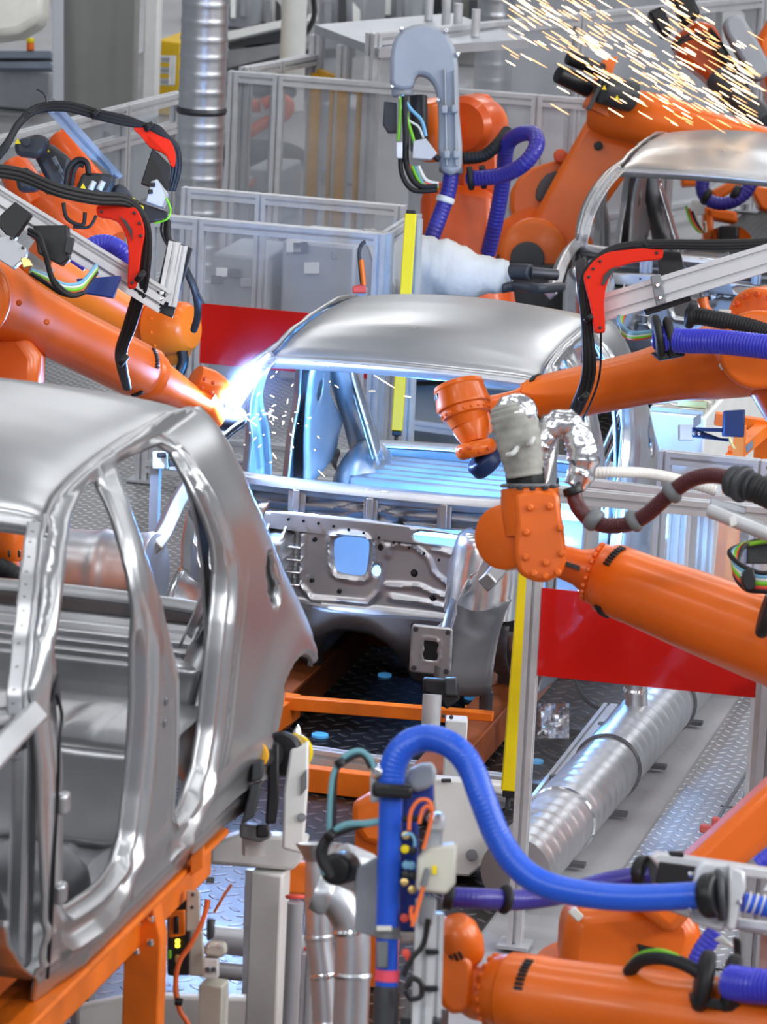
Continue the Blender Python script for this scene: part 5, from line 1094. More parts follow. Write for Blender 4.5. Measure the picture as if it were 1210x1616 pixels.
sl(T, 'bottom_beam', 'white_paint', [(120, 1590), (210, 1570), (440, 1576), (440, 1640), (120, 1640)], 13.8, .12, bevel=.012)
q = V((*P(150, 1640, 13.9).xy, 0)); bm = NB(); bar(bm, q, V((q.x, q.y, P(150, 1600, 13.9).z)), .10, .10); obj('column', bm, 'white_paint', T, bevel=.008)
T = thing('guide_roller', 'round metal guide roller with two yellow bands on the white stand bracket', 'roller', P(448, 1232, 13.2))
a, b = (441, 1190, 13.15), (468, 1187, 13.32); lz(T, 'flange', 'dark_metal', a, (447, 1189, 13.18), [(0, 31), (.3, 35), (1, 35)], 36); lz(T, 'drum', 'brass', (447, 1189, 13.18), b, [(0, 29), (.9, 29), (1, 27)], 36); lz(T, 'yellow_band', 'yellow', (448, 1189, 13.19), (453, 1189, 13.21), [(0, 31), (1, 31)], 36); lz(T, 'yellow_band', 'yellow', (461, 1187, 13.27), (465, 1187, 13.30), [(0, 30), (1, 30)], 36)
T = thing('drive_wheel', 'toothed dark pulley on the black arm left of the guide roller', 'pulley', P(408, 1215, 13.1)); bm = NB(); A, B = q3((404, 1191, 13.0)), q3((430, 1190, 13.15)); sg = 36; X, Y, Zz = frame(B-A)
prism(bm, [A+(X*math.cos(i*PI/36)+Y*math.sin(i*PI/36))*(.036 if i % 2 else .040) for i in range(72)], B-A); obj('pulley', bm, 'dark_metal', T); rc(T, 'yellow_ring', 'yellow_ring', (401, 1191, 12.98), (404, 1191, 13.0), 22, .1)
T = thing('roller_lever', 'black lever arm carrying the roller, with dark blocks below it', 'arm', P(430, 1330, 13.2))
sl(T, 'arm', 'black', [(424, 1174), (440, 1174), (440, 1260), (436, 1300), (418, 1300), (422, 1250)], 13.05, .05, bevel=.006); sl(T, 'block', 'charcoal', [(398, 1206), (416, 1200), (414, 1230), (396, 1236)], 12.9, .2, bevel=.006); sl(T, 'block', 'charcoal', [(396, 1238), (414, 1234), (400, 1290), (380, 1302)], 12.9, .2, bevel=.006)
sl(T, 'slide', 'grey_plastic', [(378, 1300), (420, 1305), (428, 1322), (410, 1330), (378, 1322)], 13.1, .12, bevel=.006); sl(T, 'clamp', 'black', rect(404, 1302, 424, 1322), 13.0, .06, bevel=.006); bm = NB(); bar(bm, P(400, 1350, 13.25), P(400, 1316, 13.25), .06, .06); obj('post', bm, 'white_paint', T)
T = thing('locating_pin', 'pointed chrome locating pin on top of the guide roller', 'pin', P(469, 1170, 13.35)); q = P(469, 1172, 13.35); s_ = 13.35/FPX; bm = NB(); lathe(bm, q, q+V((0, 0, 30*s_)), [(0, 7*s_), (.35, 7*s_), (.4, 8*s_), (.6, 7*s_), (1, .5*s_)], 20); obj('pin', bm, 'chrome', T)

# sensors and boxes under the near car
T = thing('sensor_unit', 'black and orange control unit with two glowing yellow digits hanging below the near car', 'sensor', P(284, 1500, 12.8))
sl(T, 'housing', 'black', rect(264, 1395, 300, 1540), 12.85, .12, bevel=.008); sl(T, 'face', 'orange_frame', [(266, 1438), (292, 1436), (292, 1476), (266, 1480)], 12.83, .02); sl(T, 'face_slot', 'black', rect(274, 1446, 282, 1474), 12.82, .01)
for v in (1483, 1490): sl(T, 'digit', 'led', rect(277, v, 283, v+5), 12.82, .01, 2, bevel=0)
for v, c in ((1500, 'green'), (1508, 'brass')): sl(T, 'plug', c, rect(264, v, 270, v+14) if c == 'green' else rect(276, v, 284, v+12), 12.8, .03)
T = thing('switch_box', 'cream switch box with two small keys on a post below the near car', 'switch box', V((*P(338, 1650, 12.7).xy, 0)))
sl(T, 'bracket', 'cream', [(294, 1406), (315, 1406), (316, 1470), (293, 1470)], 12.65, .03); studs(T, PS([(304, 1412), (303, 1432)], 12.64), -CF, .005, 'charcoal')
sl(T, 'bracket', 'cream', [(300, 1472), (320, 1470), (322, 1542), (298, 1540)], 12.7, .03); sl(T, 'motor', 'charcoal', [(326, 1450), (338, 1452), (338, 1480), (326, 1486)], 12.75, .05, bevel=.008)
o = sl(T, 'cover', 'cream', [(322, 1494), (330, 1488), (356, 1490), (358, 1506), (348, 1512), (322, 1508)], 12.6, .08, bevel=.008)
for u in (328, 346): studs(o, PS([(u, 1493)], 12.6), V((0, 0, 1)), .007, 'chrome')
o = sl(T, 'key_panel', 'white_paint', [(321, 1512), (344, 1513), (344, 1545), (320, 1543)], 12.6, .08, bevel=.004)
for u in (327, 337): rc(o, 'key', 'charcoal', (u, 1530, 12.56), (u, 1530, 12.6), 4, .2)
q = V((*P(336, 1600, 12.68).xy, 0)); bm = NB(); bar(bm, q, V((q.x, q.y, P(338, 1545, 12.68).z)), .075, .07, V((1, 0, 0))); obj('post', bm, 'cream', T, bevel=.005)
T = thing('cable', 'orange cable hanging from the cream bracket below the near car', 'cable', P(290, 1616, 12.5)); tb(T, 'cable', 'cable_orange', [(328, 1420), (324, 1440), (316, 1462), (300, 1492), (282, 1520), (277, 1560), (284, 1595), (300, 1622), (320, 1680)], 4, 12.55); rc(T, 'tie', 'black', (276, 1580, 12.53), (288, 1582, 12.53), 6, .2); tb(T, 'second_wire', 'grey_plastic', [(277, 1530), (280, 1570), (290, 1600), (300, 1640)], 3, 12.6)
T = thing('guard_panel', 'small clear plastic guard panel left of the white stand column', 'panel', P(385, 1460, 14.0)); sl(T, 'pane', 'pane', [(330, 1366), (398, 1370), (393, 1462), (330, 1450)], 14.0, .006, bevel=0); sl(T, 'sticker', 'grey_plastic', rect(325, 1384, 338, 1394), 13.99, .003, bevel=0); bm = NB(); bar(bm, V((*P(396, 1500, 14.03).xy, 0)), P(396, 1372, 14.03), .03, .03); obj('stay', bm, 'alu_paint', T); tb(T, 'orange_wire', 'cable_orange', [(338, 1440), (352, 1415), (365, 1396)], 2, 13.98)
T = thing('roller_pipe', 'thick pale horizontal pipe low behind the white stand', 'pipe', PZ(360, 1700), None); rc(T, 'pipe', 'alu_paint', (335, 1482, 14.6), (500, 1500, 14.6), 22, .05); rc(T, 'pipe', 'alu_paint', (335, 1530, 14.6), (500, 1545, 14.6), 14, .05)
q = V((*P(470, 1520, 14.65).xy, 0)); bm = NB(); bar(bm, q, P(470, 1500, 14.65), .06, .06); obj('leg', bm, 'alu_paint', T)
T = thing('pipe_post', 'grey round post with red collar right of the white stand column', 'post', V((*P(462, 1640, 13.2).xy, 0))); q = V((*P(463, 1500, 13.2).xy, 0)); bm = NB(); cyl(bm, q, V((q.x, q.y, P(466, 1418, 13.2).z)), .024); obj('post', bm, 'alu_paint', T); rc(T, 'collar', 'cable_red', (466, 1412, 13.2), (466, 1418, 13.2), 16, .2); sl(T, 'orange_box', 'orange_frame', rect(450, 1362, 492, 1412), 13.6, .12, bevel=.01)
T = thing('vertical_post', 'slim grey profile post with red tip left of the silver duct pipes', 'post', V((*P(482, 1640, 12.6).xy, 0))); q = V((*P(484, 1560, 12.7).xy, 0)); bm = NB(); profile(bm, q, V((q.x, q.y, P(486, 1500, 12.7).z)), .03, .03); obj('extrusion', bm, 'alu_paint', T); rc(T, 'tip', 'cable_red', (486, 1494, 12.7), (486, 1500, 12.7), 7, .2)

# near dispensing tool with its blue hose
T = thing('dispensing_tool', 'blurred upright dispensing tool with thick blue tube, valves and cream box, bottom centre', 'tool', V((*P(640, 1700, 11.0).xy, 0)))
lz(T, 'supply_tube', 'blue_hose', (617, 1250, 11.0), (611, 1470, 11.0), [(0, 19), (.5, 19), (1, 19)], 28); lz(T, 'tube_collar', 'grey_plastic', (612, 1462, 11.0), (611, 1480, 11.0), [(0, 20), (1, 20)], 28, label='grey collar with pale sticker'); sl(T, 'sticker', 'cable_white', rect(594, 1461, 618, 1469), 10.95, .004, bevel=0)
lz(T, 'lower_tube', 'blue_hose', (611, 1480, 11.0), (610, 1558, 11.0), [(0, 18), (1, 18)], 28); lz(T, 'tape_band', 'pink_tape', (611, 1530, 11.0), (610, 1548, 11.0), [(0, 19.5), (1, 19.5)], 28, label='pinkish red band'); lz(T, 'nozzle', 'charcoal', (610, 1556, 11.0), (606, 1640, 11.0), [(0, 19), (.2, 21), (1, 19)], 28); sl(T, 'gauge', 'grey_plastic', rect(594, 1486, 612, 1528), 10.96, .01)
sl(T, 'clamp_band', 'black', [(587, 1236), (652, 1240), (650, 1262), (586, 1258)], 10.93, .12, bevel=.01); sl(T, 'clamp_block', 'alu', [(584, 1222), (606, 1216), (604, 1264), (584, 1268)], 11.05, .06, bevel=.008); rc(T, 'fitting', 'chrome', (594, 1222, 10.98), (612, 1208, 11.05), 11, .4)
sl(T, 'valve_block', 'valve_blue', [(640, 1220), (684, 1214), (684, 1262), (660, 1300), (662, 1470), (630, 1470), (632, 1300)], 11.1, .10, bevel=.01); sl(T, 'head_cover', 'grey_cover', [(645, 1215), (684, 1205), (686, 1235), (660, 1250), (640, 1240)], 11.05, .08, 2, bevel=.01)
for u, v, c in ((639, 1340, 'yellow'), (651, 1342, 'black'), (641, 1365, 'cable_blue'), (649, 1366, 'cable_blue'), (640, 1318, 'brass'), (638, 1392, 'brass'), (650, 1404, 'brass'), (640, 1380, 'black'), (651, 1382, 'black'), (652, 1322, 'black'), (638, 1449, 'cable_red'), (640, 1504, 'cable_red'), (646, 1512, 'cable_red')): rc(T, 'valve', c, (u, v, 10.98), (u, v, 11.08), 7, .3)
sl(T, 'pump_base', 'cream', rect(630, 1474, 662, 1488), 11.05, .08, bevel=.006)
sl(T, 'terminal_box', 'cream', [(659, 1356), (675, 1338), (722, 1332), (719, 1394), (704, 1412), (656, 1406)], 10.9, .10, bevel=.008); sl(T, 'yellow_tag', 'yellow', rect(682, 1366, 689, 1380), 10.89, .004, bevel=0); lz(T, 'cable_gland', 'grey_plastic', (674, 1370, 10.88), (668, 1398, 10.88), [(0, 4), (1, 6)], 14)
lz(T, 'cap', 'grey_cover', (682, 1346, 10.98), (686, 1310, 10.98), [(0, 18), (.3, 15), (.6, 13), (1, 13)], 24); sl(T, 'cap_block', 'alu', rect(676, 1284, 702, 1312), 10.95, .06, bevel=.008); rc(T, 'fitting', 'chrome', (678, 1292, 10.9), (690, 1290, 10.95), 7, .4)
for pts in ([(645, 1310), (648, 1282), (660, 1264), (676, 1264), (682, 1280), (676, 1310), (668, 1340)], [(661, 1300), (666, 1280), (674, 1272), (680, 1278)], [(668, 1398), (660, 1430), (652, 1456), (648, 1440), (650, 1430)], [(664, 1412), (656, 1440), (650, 1462)]): tb(T, 'signal_wire', 'cable_orange', pts, 3.2, 10.88)
tb(T, 'air_hose', 'cable_blue', [(636, 1318), (648, 1316), (654, 1326), (654, 1336)], 2.5, 10.9)
al(T, 'spine', (672, 1420, 11.0), (664, 1640, 11.0), .05, .05); al(T, 'spine', (690, 1440, 11.05), (684, 1640, 11.05), .03, .05); rc(T, 'cylinder', 'mid_grey', (676, 1414, 10.95), (671, 1460, 10.95), 11, .2)
for pts in ([(676, 1450), (668, 1490), (650, 1512), (636, 1540)], [(640, 1560), (650, 1544), (664, 1552), (664, 1572), (648, 1576), (640, 1562)]): tb(T, 'signal_cable', 'black', pts, 4.5, 10.92)
for u, v in ((679, 1502), (678, 1560)): sl(T, 'cable_strap', 'black', [(u-8, v-4), (u+14, v-3), (u+14, v+5), (u-8, v+5)], 10.95, .04, bevel=.004)
sl(T, 'mount_plate', 'grey_cover', [(560, 1372), (596, 1352), (596, 1480), (560, 1470)], 11.15, .03)
rc(T, 'gear_head', 'alu', (535, 1362, 11.25), (580, 1380, 11.3), 34, .2); rc(T, 'motor', 'black', (528, 1372, 11.1), (546, 1368, 11.2), 26, .3)
for c, r, pts in (('teal', 5, [(520, 1318), (521, 1270), (527, 1220), (545, 1193), (570, 1186), (588, 1205), (592, 1228)]), ('rubber', 4, [(526, 1318), (527, 1270), (530, 1218), (548, 1200), (572, 1192), (585, 1212)]), ('teal', 6, [(514, 1380), (505, 1350), (520, 1318), (545, 1302), (575, 1300), (600, 1296)]), ('rubber', 5, [(524, 1380), (512, 1350), (522, 1322), (545, 1310), (590, 1298), (640, 1292), (676, 1292)]), ('rubber', 8, [(522, 1385), (508, 1360), (506, 1340), (520, 1318)])): tb(T, 'power_cable', c, pts, r, 11.0)
rc(T, 'cable_tie', 'black', (533, 1198, 10.98), (540, 1210, 10.98), 9, .3); rc(T, 'cable_tie', 'black', (516, 1312, 10.98), (526, 1324, 10.98), 10, .3)
bm = NB(); bar(bm, V((*P(672, 1640, 11.05).xy, 0)), P(670, 1600, 11.05), .10, .10); obj('stand', bm, 'charcoal', T)
T = thing('supply_hose', 'thick bright blue hose arching from the upright tool across to the clamp at lower right', 'hose', P(830, 1400, 11.0)); B_ = [(616, 1250, 11.0), (620, 1210, 11.0), (636, 1180, 11.0), (664, 1166, 11.0), (694, 1168, 10.98), (722, 1184, 10.96), (744, 1214, 10.95), (762, 1262, 10.93), (784, 1318, 10.92), (816, 1366, 10.9), (860, 1396, 10.88), (930, 1412, 10.85), (1010, 1417, 10.82), (1116, 1412, 10.8)]
rb(T, 'hose', 'blue_hose', B_, 22, pitch=.012, depth=.025)
T = thing('supply_hose', 'dark violet hose behind the blue hose, running to the upper hose clamp', 'hose', P(860, 1420, 11.5)); rb(T, 'hose', 'violet_hose', [(700, 1416, 11.4), (750, 1418, 11.42), (820, 1420, 11.5), (890, 1410, 11.55), (960, 1392, 11.6), (1025, 1380, 11.6)], 17, pitch=.012, depth=.03); rc(T, 'end_cuff', 'rubber', (700, 1414, 11.4), (716, 1417, 11.4), 20, .2); rc(T, 'hose_ring', 'rubber', (790, 1418, 11.46), (803, 1420, 11.47), 24, .4)
T = thing('hose_bracket', 'aluminium bracket with two black ring clamps gripping the hoses at lower right', 'bracket', P(1120, 1450, 11.0))
sl(T, 'top_rail', 'alu', [(1024, 1352), (1040, 1346), (1240, 1376), (1240, 1392), (1100, 1376), (1036, 1366)], 11.5, .10, bevel=.006); sl(T, 'black_plate', 'black', [(1040, 1360), (1100, 1368), (1096, 1400), (1034, 1394)], 11.48, .02)
sl(T, 'clamp_plate', 'alu', [(1098, 1372), (1108, 1360), (1150, 1364), (1160, 1384), (1148, 1462), (1138, 1472), (1092, 1456), (1086, 1440)], 10.85, .03, bevel=.008); sl(T, 'side_arm', 'alu', [(1150, 1364), (1176, 1376), (1178, 1400), (1166, 1430), (1160, 1470), (1146, 1468)], 10.8, .06, bevel=.008)
rc(T, 'ring_clamp', 'black', (1108, 1414, 10.8), (1134, 1412, 10.78), 36, .25); rc(T, 'ring_clamp', 'black', (1006, 1378, 11.62), (1026, 1380, 11.6), 30, .25); rc(T, 'ring_clamp', 'charcoal', (1128, 1413, 10.82), (1142, 1412, 10.82), 42, .25)
studs(T, PS([(1090, 1380), (1089, 1436), (1166, 1424)], 10.78), -CF, .007, 'chrome'); rb(T, 'coil_hose', 'blue_hose', [(1172, 1424, 10.85), (1200, 1430, 10.85), (1260, 1440, 10.8)], 17, pitch=.02, depth=.12)
for k in range(5): rc(T, 'coil_ring', 'white_tube', (1178+k*11, 1424+k*2.2, 10.85), (1181+k*11, 1425+k*2.2, 10.85), 18.5, .1)
sl(T, 'lower_rail', 'mid_grey', [(1030, 1430), (1090, 1450), (1260, 1490), (1260, 1476), (1160, 1452), (1040, 1424)], 11.2, .05); sl(T, 'lower_rail', 'alu', [(1164, 1450), (1260, 1462), (1260, 1476), (1164, 1464)], 10.9, .04); sl(T, 'white_tag', 'cable_white', [(1126, 1484), (1138, 1476), (1158, 1492), (1156, 1496)], 11.0, .01); sl(T, 'stay', 'black', [(1158, 1480), (1170, 1484), (1170, 1530), (1160, 1528)], 11.15, .04); bm = NB(); bar(bm, V((*P(1240, 1480, 11.3).xy, 0)), P(1240, 1400, 11.3), .1, .1); obj('stand', bm, 'alu_paint', T); sl(T, 'knob', 'black', [(1056, 1344), (1080, 1346), (1078, 1354), (1056, 1352)], 11.5, .06)
T = thing('red_clip', 'small red clip lying on the metal walkway at lower right', 'clip', PZ(1120, 1316)); bm = NB(); q = PZ(1120, 1316); box(bm, q+V((0, 0, .02)), (.08, .04, .03)); box(bm, q+V((.02, 0, .05)), (.03, .03, .04)); obj('clip', bm, 'cable_red', T, bevel=.006)
# right edge post and the white cabinet, orange frame behind the centre car
F = thing('fence_post', 'wide grey post at the right edge below the red panel', 'post', V((xr_+.03, yF+.1, 0))); bm = NB(); profile(bm, V((xr_+.04, yF-.04, 0)), V((xr_+.04, yF-.04, PY(1205, 1070, yF-.04).z)), .07, .07); obj('extrusion', bm, 'alu_paint', F)
T = thing('cabinet', 'white cabinet with perforated top and small brass latch right of the centre car', 'cabinet', V((*P(1080, 740, 21.3).xy, 0)))
A, B = PL(1045, 690, 1, 3.0), PL(1095, 695, 1, 3.0); zt = PL(1045, 652, 1, 3.0).z; bm = NB(); box(bm, ((A.x+B.x)/2-.02, 4.15, zt/2), (B.x-A.x+.14, 2.3, zt)); obj('body', bm, 'white_paint', T, bevel=.01); bm = NB(); box(bm, ((A.x+B.x)/2-.02, 4.15, zt+.012), (B.x-A.x+.10, 2.25, .02)); obj('perforated_top', bm, 'perforated', T)
bm = NB(); box(bm, (A.x+.12, 3.1, zt+.04), (.14, .03, .03)); obj('latch', bm, 'brass', T); sl(T, 'front_box', 'cable_white', rect(1072, 670, 1095, 695), 20.3, .1); sl(T, 'vent', 'mid_grey', [(1094, 660), (1106, 652), (1106, 668), (1094, 676)], 20.25, .01)
T = thing('sensor_box', 'navy blue square box on a slotted dark arm right of the white cabinet', 'box', P(1160, 690, 19.8)); sl(T, 'box', 'navy', [(1143, 648), (1176, 646), (1174, 690), (1141, 688)], 19.7, .10, bevel=.006); sl(T, 'arm', 'navy', [(1092, 674), (1142, 676), (1142, 682), (1110, 681), (1110, 690), (1150, 692), (1150, 697), (1092, 690)], 19.75, .02); studs(T, PS([(1095, 684), (1103, 684)], 19.74), -CF, .008, 'chrome'); tb(T, 'wire', 'brass', [(1150, 690), (1154, 700), (1160, 708)], 2, 19.7); bm = NB(); bar(bm, V((*P(1168, 690, 19.95).xy, 0)), P(1168, 672, 19.95), .05, .05); obj('post', bm, 'orange_frame', T)
T = thing('machine_structure', 'orange tubular frame behind the navy box at the right edge', 'frame', V((*P(1190, 760, 21).xy, 0)), 'orange carriers'); bm = NB(); bar(bm, P(1128, 660, 20.6), P(1240, 676, 20.6), .06, .055); obj('beam', bm, 'orange_frame', T); bm = NB(); bar(bm, P(1158, 716, 20.2), P(1205, 676, 20.6), .06, .06); obj('beam', bm, 'orange_frame', T); bm = NB(); bar(bm, V((*P(1205, 700, 20.6).xy, 0)), P(1205, 670, 20.6), .07, .07); obj('leg', bm, 'orange_frame', T); bm = NB(); bar(bm, V((*P(1150, 720, 20.2).xy, 0)), P(1158, 716, 20.2), .07, .07); obj('leg', bm, 'orange_frame', T); sl(T, 'rating_plate', 'grey_plastic', [(1176, 704), (1188, 694), (1188, 706), (1178, 716)], 20.2, .01); sl(T, 'foot_block', 'orange_frame', [(1128, 730), (1150, 724), (1160, 740), (1128, 746)], 20.2, .08)
ys = 1.2; h2 = PL(1060, 712, 1, ys).z
fence('safety_fence', 'clear fence running right from the centre car, behind the brown hose', (PL(1050, 712, 1, ys).x, ys), (PL(1260, 724, 1, ys).x, ys), .08, h2, (0, .72, 1), (), 'pane', .055, None, 'clear safety fences')
T = thing('rail_beam', 'silver cross rail behind the white corrugated hose, right of the centre car', 'rail', P(1030, 780, 15.9)); al(T, 'extrusion', (915, 766, 15.9), (1222, 803, 15.9), .04, .055, (1, 1)); bm = NB(); bar(bm, V((*P(1217, 810, 15.92).xy, 0)), P(1217, 800, 15.92), .05, .05); obj('leg', bm, 'alu', T)
for u0, u1, d in ((1050, 1085, 20.4), (1096, 1128, 20.8)):
    T = thing('machine_column', 'grey ribbed machine column behind the brown hose, %s of the pair' % ('left' if u0 < 1070 else 'right'), 'column', V((*P((u0+u1)/2, 900, d).xy, 0)), 'grey machine columns'); q = T.location.copy(); t_ = P((u0+u1)/2, 770, d); bm = NB(); profile(bm, q, V((q.x, q.y, t_.z)), (u1-u0)*d/FPX*.8, .12, (2, 1)); obj('column', bm, 'white_paint', T); bm = NB(); box(bm, q+V((0, 0, .02)), (.16, .16, .04)); obj('foot', bm, 'alu_paint', T)

# behind the near car, left of the centre car: control boxes seen through the rear door
T = thing('fixture_box', 'grey fixture box with yellow button beside the left front corner of the centre car', 'box', P(265, 800, 19.2)); sl(T, 'box', 'white_paint', rect(240, 712, 264, 740), 19.2, .1, bevel=.006); sl(T, 'sign', 'charcoal', rect(248, 714, 262, 722), 19.19, .01); rc(T, 'button', 'yellow', (272, 715, 19.1), (272, 717, 19.15), 6, .4); sl(T, 'plate', 'alu_paint', [(264, 718), (290, 722), (290, 745), (266, 742)], 19.15, .04); sl(T, 'plate_sign', 'charcoal', rect(266, 724, 276, 736), 19.14, .01); bm = NB(); bar(bm, V((*P(246, 800, 19.3).xy, 0)), P(246, 735, 19.3), .04, .04); obj('post', bm, 'alu_paint', T)
T = thing('red_block', 'small red and white valve blocks on the rear edge inside the near car', 'block', P(138, 968, 13.6)); sl(T, 'red_part', 'cable_red', rect(131, 960, 144, 970), 13.9, .04, bevel=.004); sl(T, 'white_part', 'cable_white', rect(145, 934, 159, 962), 13.9, .04, bevel=.004); sl(T, 'base', 'mid_grey', [(120, 966), (205, 974), (205, 982), (120, 976)], 13.88, .10); bm = NB(); bar(bm, V((*P(150, 975, 14.0).xy, 0)), P(150, 976, 14.0), .06, .06); obj('post', bm, 'mid_grey', T)
T = thing('guide_shelf', 'grey machine shelf with dark bracket seen through the windscreen opening of the centre car', 'machine', V((*P(740, 700, 23.3).xy, 0))); sl(T, 'panel', 'wall_grey', [(640, 604), (880, 620), (880, 740), (640, 720)], 23.3, .2); sl(T, 'dark_beam', 'black', [(646, 572), (730, 574), (742, 596), (735, 606), (646, 608)], 23.1, .2, bevel=.02); al(T, 'cross_rail', (636, 668, 23.2), (740, 682, 23.2), .04, .05); sl(T, 'white_cover', 'white_paint', [(740, 590), (880, 600), (880, 622), (740, 612)], 23.1, .2, bevel=.03)
T = thing('control_cabinet', 'grey control cabinet with sockets behind the upper yellow light curtain', 'cabinet', V((*P(605, 700, 23.8).xy, 0))); sl(T, 'body', 'white_paint', [(588, 578), (634, 580), (634, 720), (588, 716)], 23.7, .3, bevel=.01); sl(T, 'yellow_panel', 'yellow_cab', rect(592, 634, 622, 662), 23.68, .02)
for u, v in ((598, 612), (606, 612), (598, 622), (606, 622), (616, 612)): rc(T, 'socket', 'charcoal', (u, v, 23.66), (u, v, 23.7), 3, .2)
tb(T, 'orange_wire', 'cable_orange', [(592, 624), (600, 634), (615, 636), (628, 632)], 1.6, 23.64); bm = NB(); q = T.location; box(bm, V((q.x, q.y, .15)), (.2, .2, .3)); obj('plinth', bm, 'charcoal', T)
T = thing('warning_flap', 'small red torch rest on the fence post left of the upper yellow light curtain', 'rest', P(573, 455, 22.0)); sl(T, 'rest', 'cable_red', [(556, 452), (576, 446), (578, 462), (556, 462)], 21.6, .05, 0, bevel=.006); tb(T, 'hook', 'charcoal', [(571, 448), (568, 420), (567, 396), (572, 384), (577, 382)], 3, 21.6); tb(T, 'tube', 'orange', [(574, 450), (572, 430), (570, 410)], 4, 21.58); bm = NB(); bar(bm, V((*P(572, 470, 21.66).xy, 0)), P(572, 455, 21.66), .04, .04); obj('post', bm, 'alu_paint', T)

# ------------------------------------------------------------------ far background
def cab(name, label, cat, u0, v0, u1, v1, d, m, extra=None, group=None, depth=.8, bevel=.02):
    T = thing(name, label, cat, V((*P((u0+u1)/2, v1, d).xy, 0)), group); c = P((u0+u1)/2, v0, d); w = (u1-u0)*d/FPX; q = T.location
    bm = NB(); box(bm, V((q.x, q.y+depth/2, c.z/2)), (w, depth, c.z)); obj('body', bm, m, T, bevel=bevel)
    if extra: extra(T)
    return T
def xp(T): sl(T, 'side_edge', 'backwall', rect(83, -40, 100, 160), 33.7, .05)
cab('wall_panel', 'big flat grey panel wall at upper left', 'panel', 82, -60, 214, 150, 34, 'wall_grey', xp, None, .10)
cab('column', 'pale square column between the grey panel and the yellow cabinet', 'column', 222, -60, 247, 150, 33.5, 'white_paint', None, None, .10)
def xy(T):
    for v in (92, 110, 128): al(T, 'shelf_bar', (243, v, 35.2), (275, v+2, 35.2), .05, .05)
    al(T, 'shelf_upright', (273, 88, 35.1), (271, 134, 35.1), .05, .05)
cab('cabinet', 'yellow cabinet with grey shelf bars left of the spiral duct', 'cabinet', 243, 62, 284, 150, 36, 'yellow_cab', xy)
def xb(T):
    sl(T, 'shelf', 'bench_blue', rect(-10, 80, 80, 92), 35.5, .3); sl(T, 'shelf', 'bench_blue', rect(-10, 98, 80, 108), 35.5, .3)
    rc(T, 'signal_lamp', 'orange', (48, 68, 35.5), (48, 80, 35.5), 6, .3); rc(T, 'signal_lamp', 'yellow', (48, 60, 35.5), (48, 68, 35.5), 6, .3)
cab('workbench', 'blue-grey workbench with shelves and small signal lamp at the upper left edge', 'workbench', -10, 108, 80, 190, 36, 'machine', xb)
T = thing('machine_hood', 'pale blurred white hood hanging in the upper left corner', 'hood', P(30, 40, 30)); sl(T, 'hood', 'cable_white', [(-30, -40), (72, -40), (68, 30), (30, 52), (-30, 60)], 30, .5, 1, bevel=.05); sl(T, 'hanger', 'mid_grey', rect(0, -200, 12, -30), 30.2, .1)
T = thing('walkway_deck', 'grey raised walkway deck with machines behind, top left of centre', 'deck', V((*P(420, 110, 38).xy, 0))); sl(T, 'deck', 'mid_grey', [(358, 108), (358, 80), (470, 66), (560, 60), (560, 76), (480, 78)], 37.5, .8); bm = NB(); q = T.location; box(bm, V((q.x, q.y+.5, P(420, 100, 37.8).z/2)), (.8, .8, P(420, 100, 37.8).z)); obj('pedestal', bm, 'machine', T); sl(T, 'beam', 'white_paint', [(358, 50), (500, 20), (500, 30), (358, 64)], 38.5, .2); sl(T, 'dark_gap', 'charcoal', [(360, 60), (470, 40), (470, 62), (360, 76)], 38.7, .3)
for k, (u0, v0, u1, v1, d, m, lab) in enumerate(((340, -60, 392, 40, 42, 'machine', 'grey machine housing far back, right of the spiral duct'), (395, -60, 448, 60, 42.5, 'white_paint', 'pale machine housing far back above the walkway deck'), (500, -60, 575, 60, 41, 'alu_paint', 'large light grey cabinet far back, top centre'), (580, -60, 640, 40, 42, 'machine', 'dull grey cabinet far back behind the arched cover'), (645, -60, 760, 22, 42.8, 'charcoal', 'dark machine block far back at the top edge'), (700, -60, 790, 60, 40, 'wall_grey', 'grey panel block behind the far fence, right of the arched cover'), (800, -60, 1100, 120, 37.5, 'alu_paint', 'long pale grey wall cabinet behind the sparks'), (1106, -60, 1330, 160, 38.8, 'wall_grey', 'grey panel wall far back in the top right corner'))):
    def xm(T, u0=u0, u1=u1, v0=v0, v1=v1, d=d, k=k):
        random.seed(k)
        for j in range(3):
            uu = u0+(u1-u0)*(.15+.3*j); sl(T, 'panel', ('charcoal', 'white_paint', 'mid_grey')[(j+k) % 3], rect(uu, max(v0, -20)+10+random.random()*12, uu+(u1-u0)*.16, v1-8-random.random()*14), d-.1, .06)
    cab('machine_cabinet', lab, 'cabinet', u0, v0, u1, v1, d, m, xm if k != 6 else None, 'far machine cabinets', .8)
T = thing('machine_column', 'white machine column with dark hoses far back at top centre left', 'column', V((*P(462, 80, 36.6).xy, 0)), 'grey machine columns'); q = T.location.copy(); bm = NB(); lathe(bm, q, V((q.x, q.y, q.z+6)), [(0, .11), (.5, .09), (1, .085)], 20); obj('column', bm, 'white_paint', T)
for o1 in (0, 14): tb(T, 'hose', 'rubber', [(478+o1, -20), (482+o1, 20), (474+o1, 44), (462+o1, 60)], 4, 36.9)
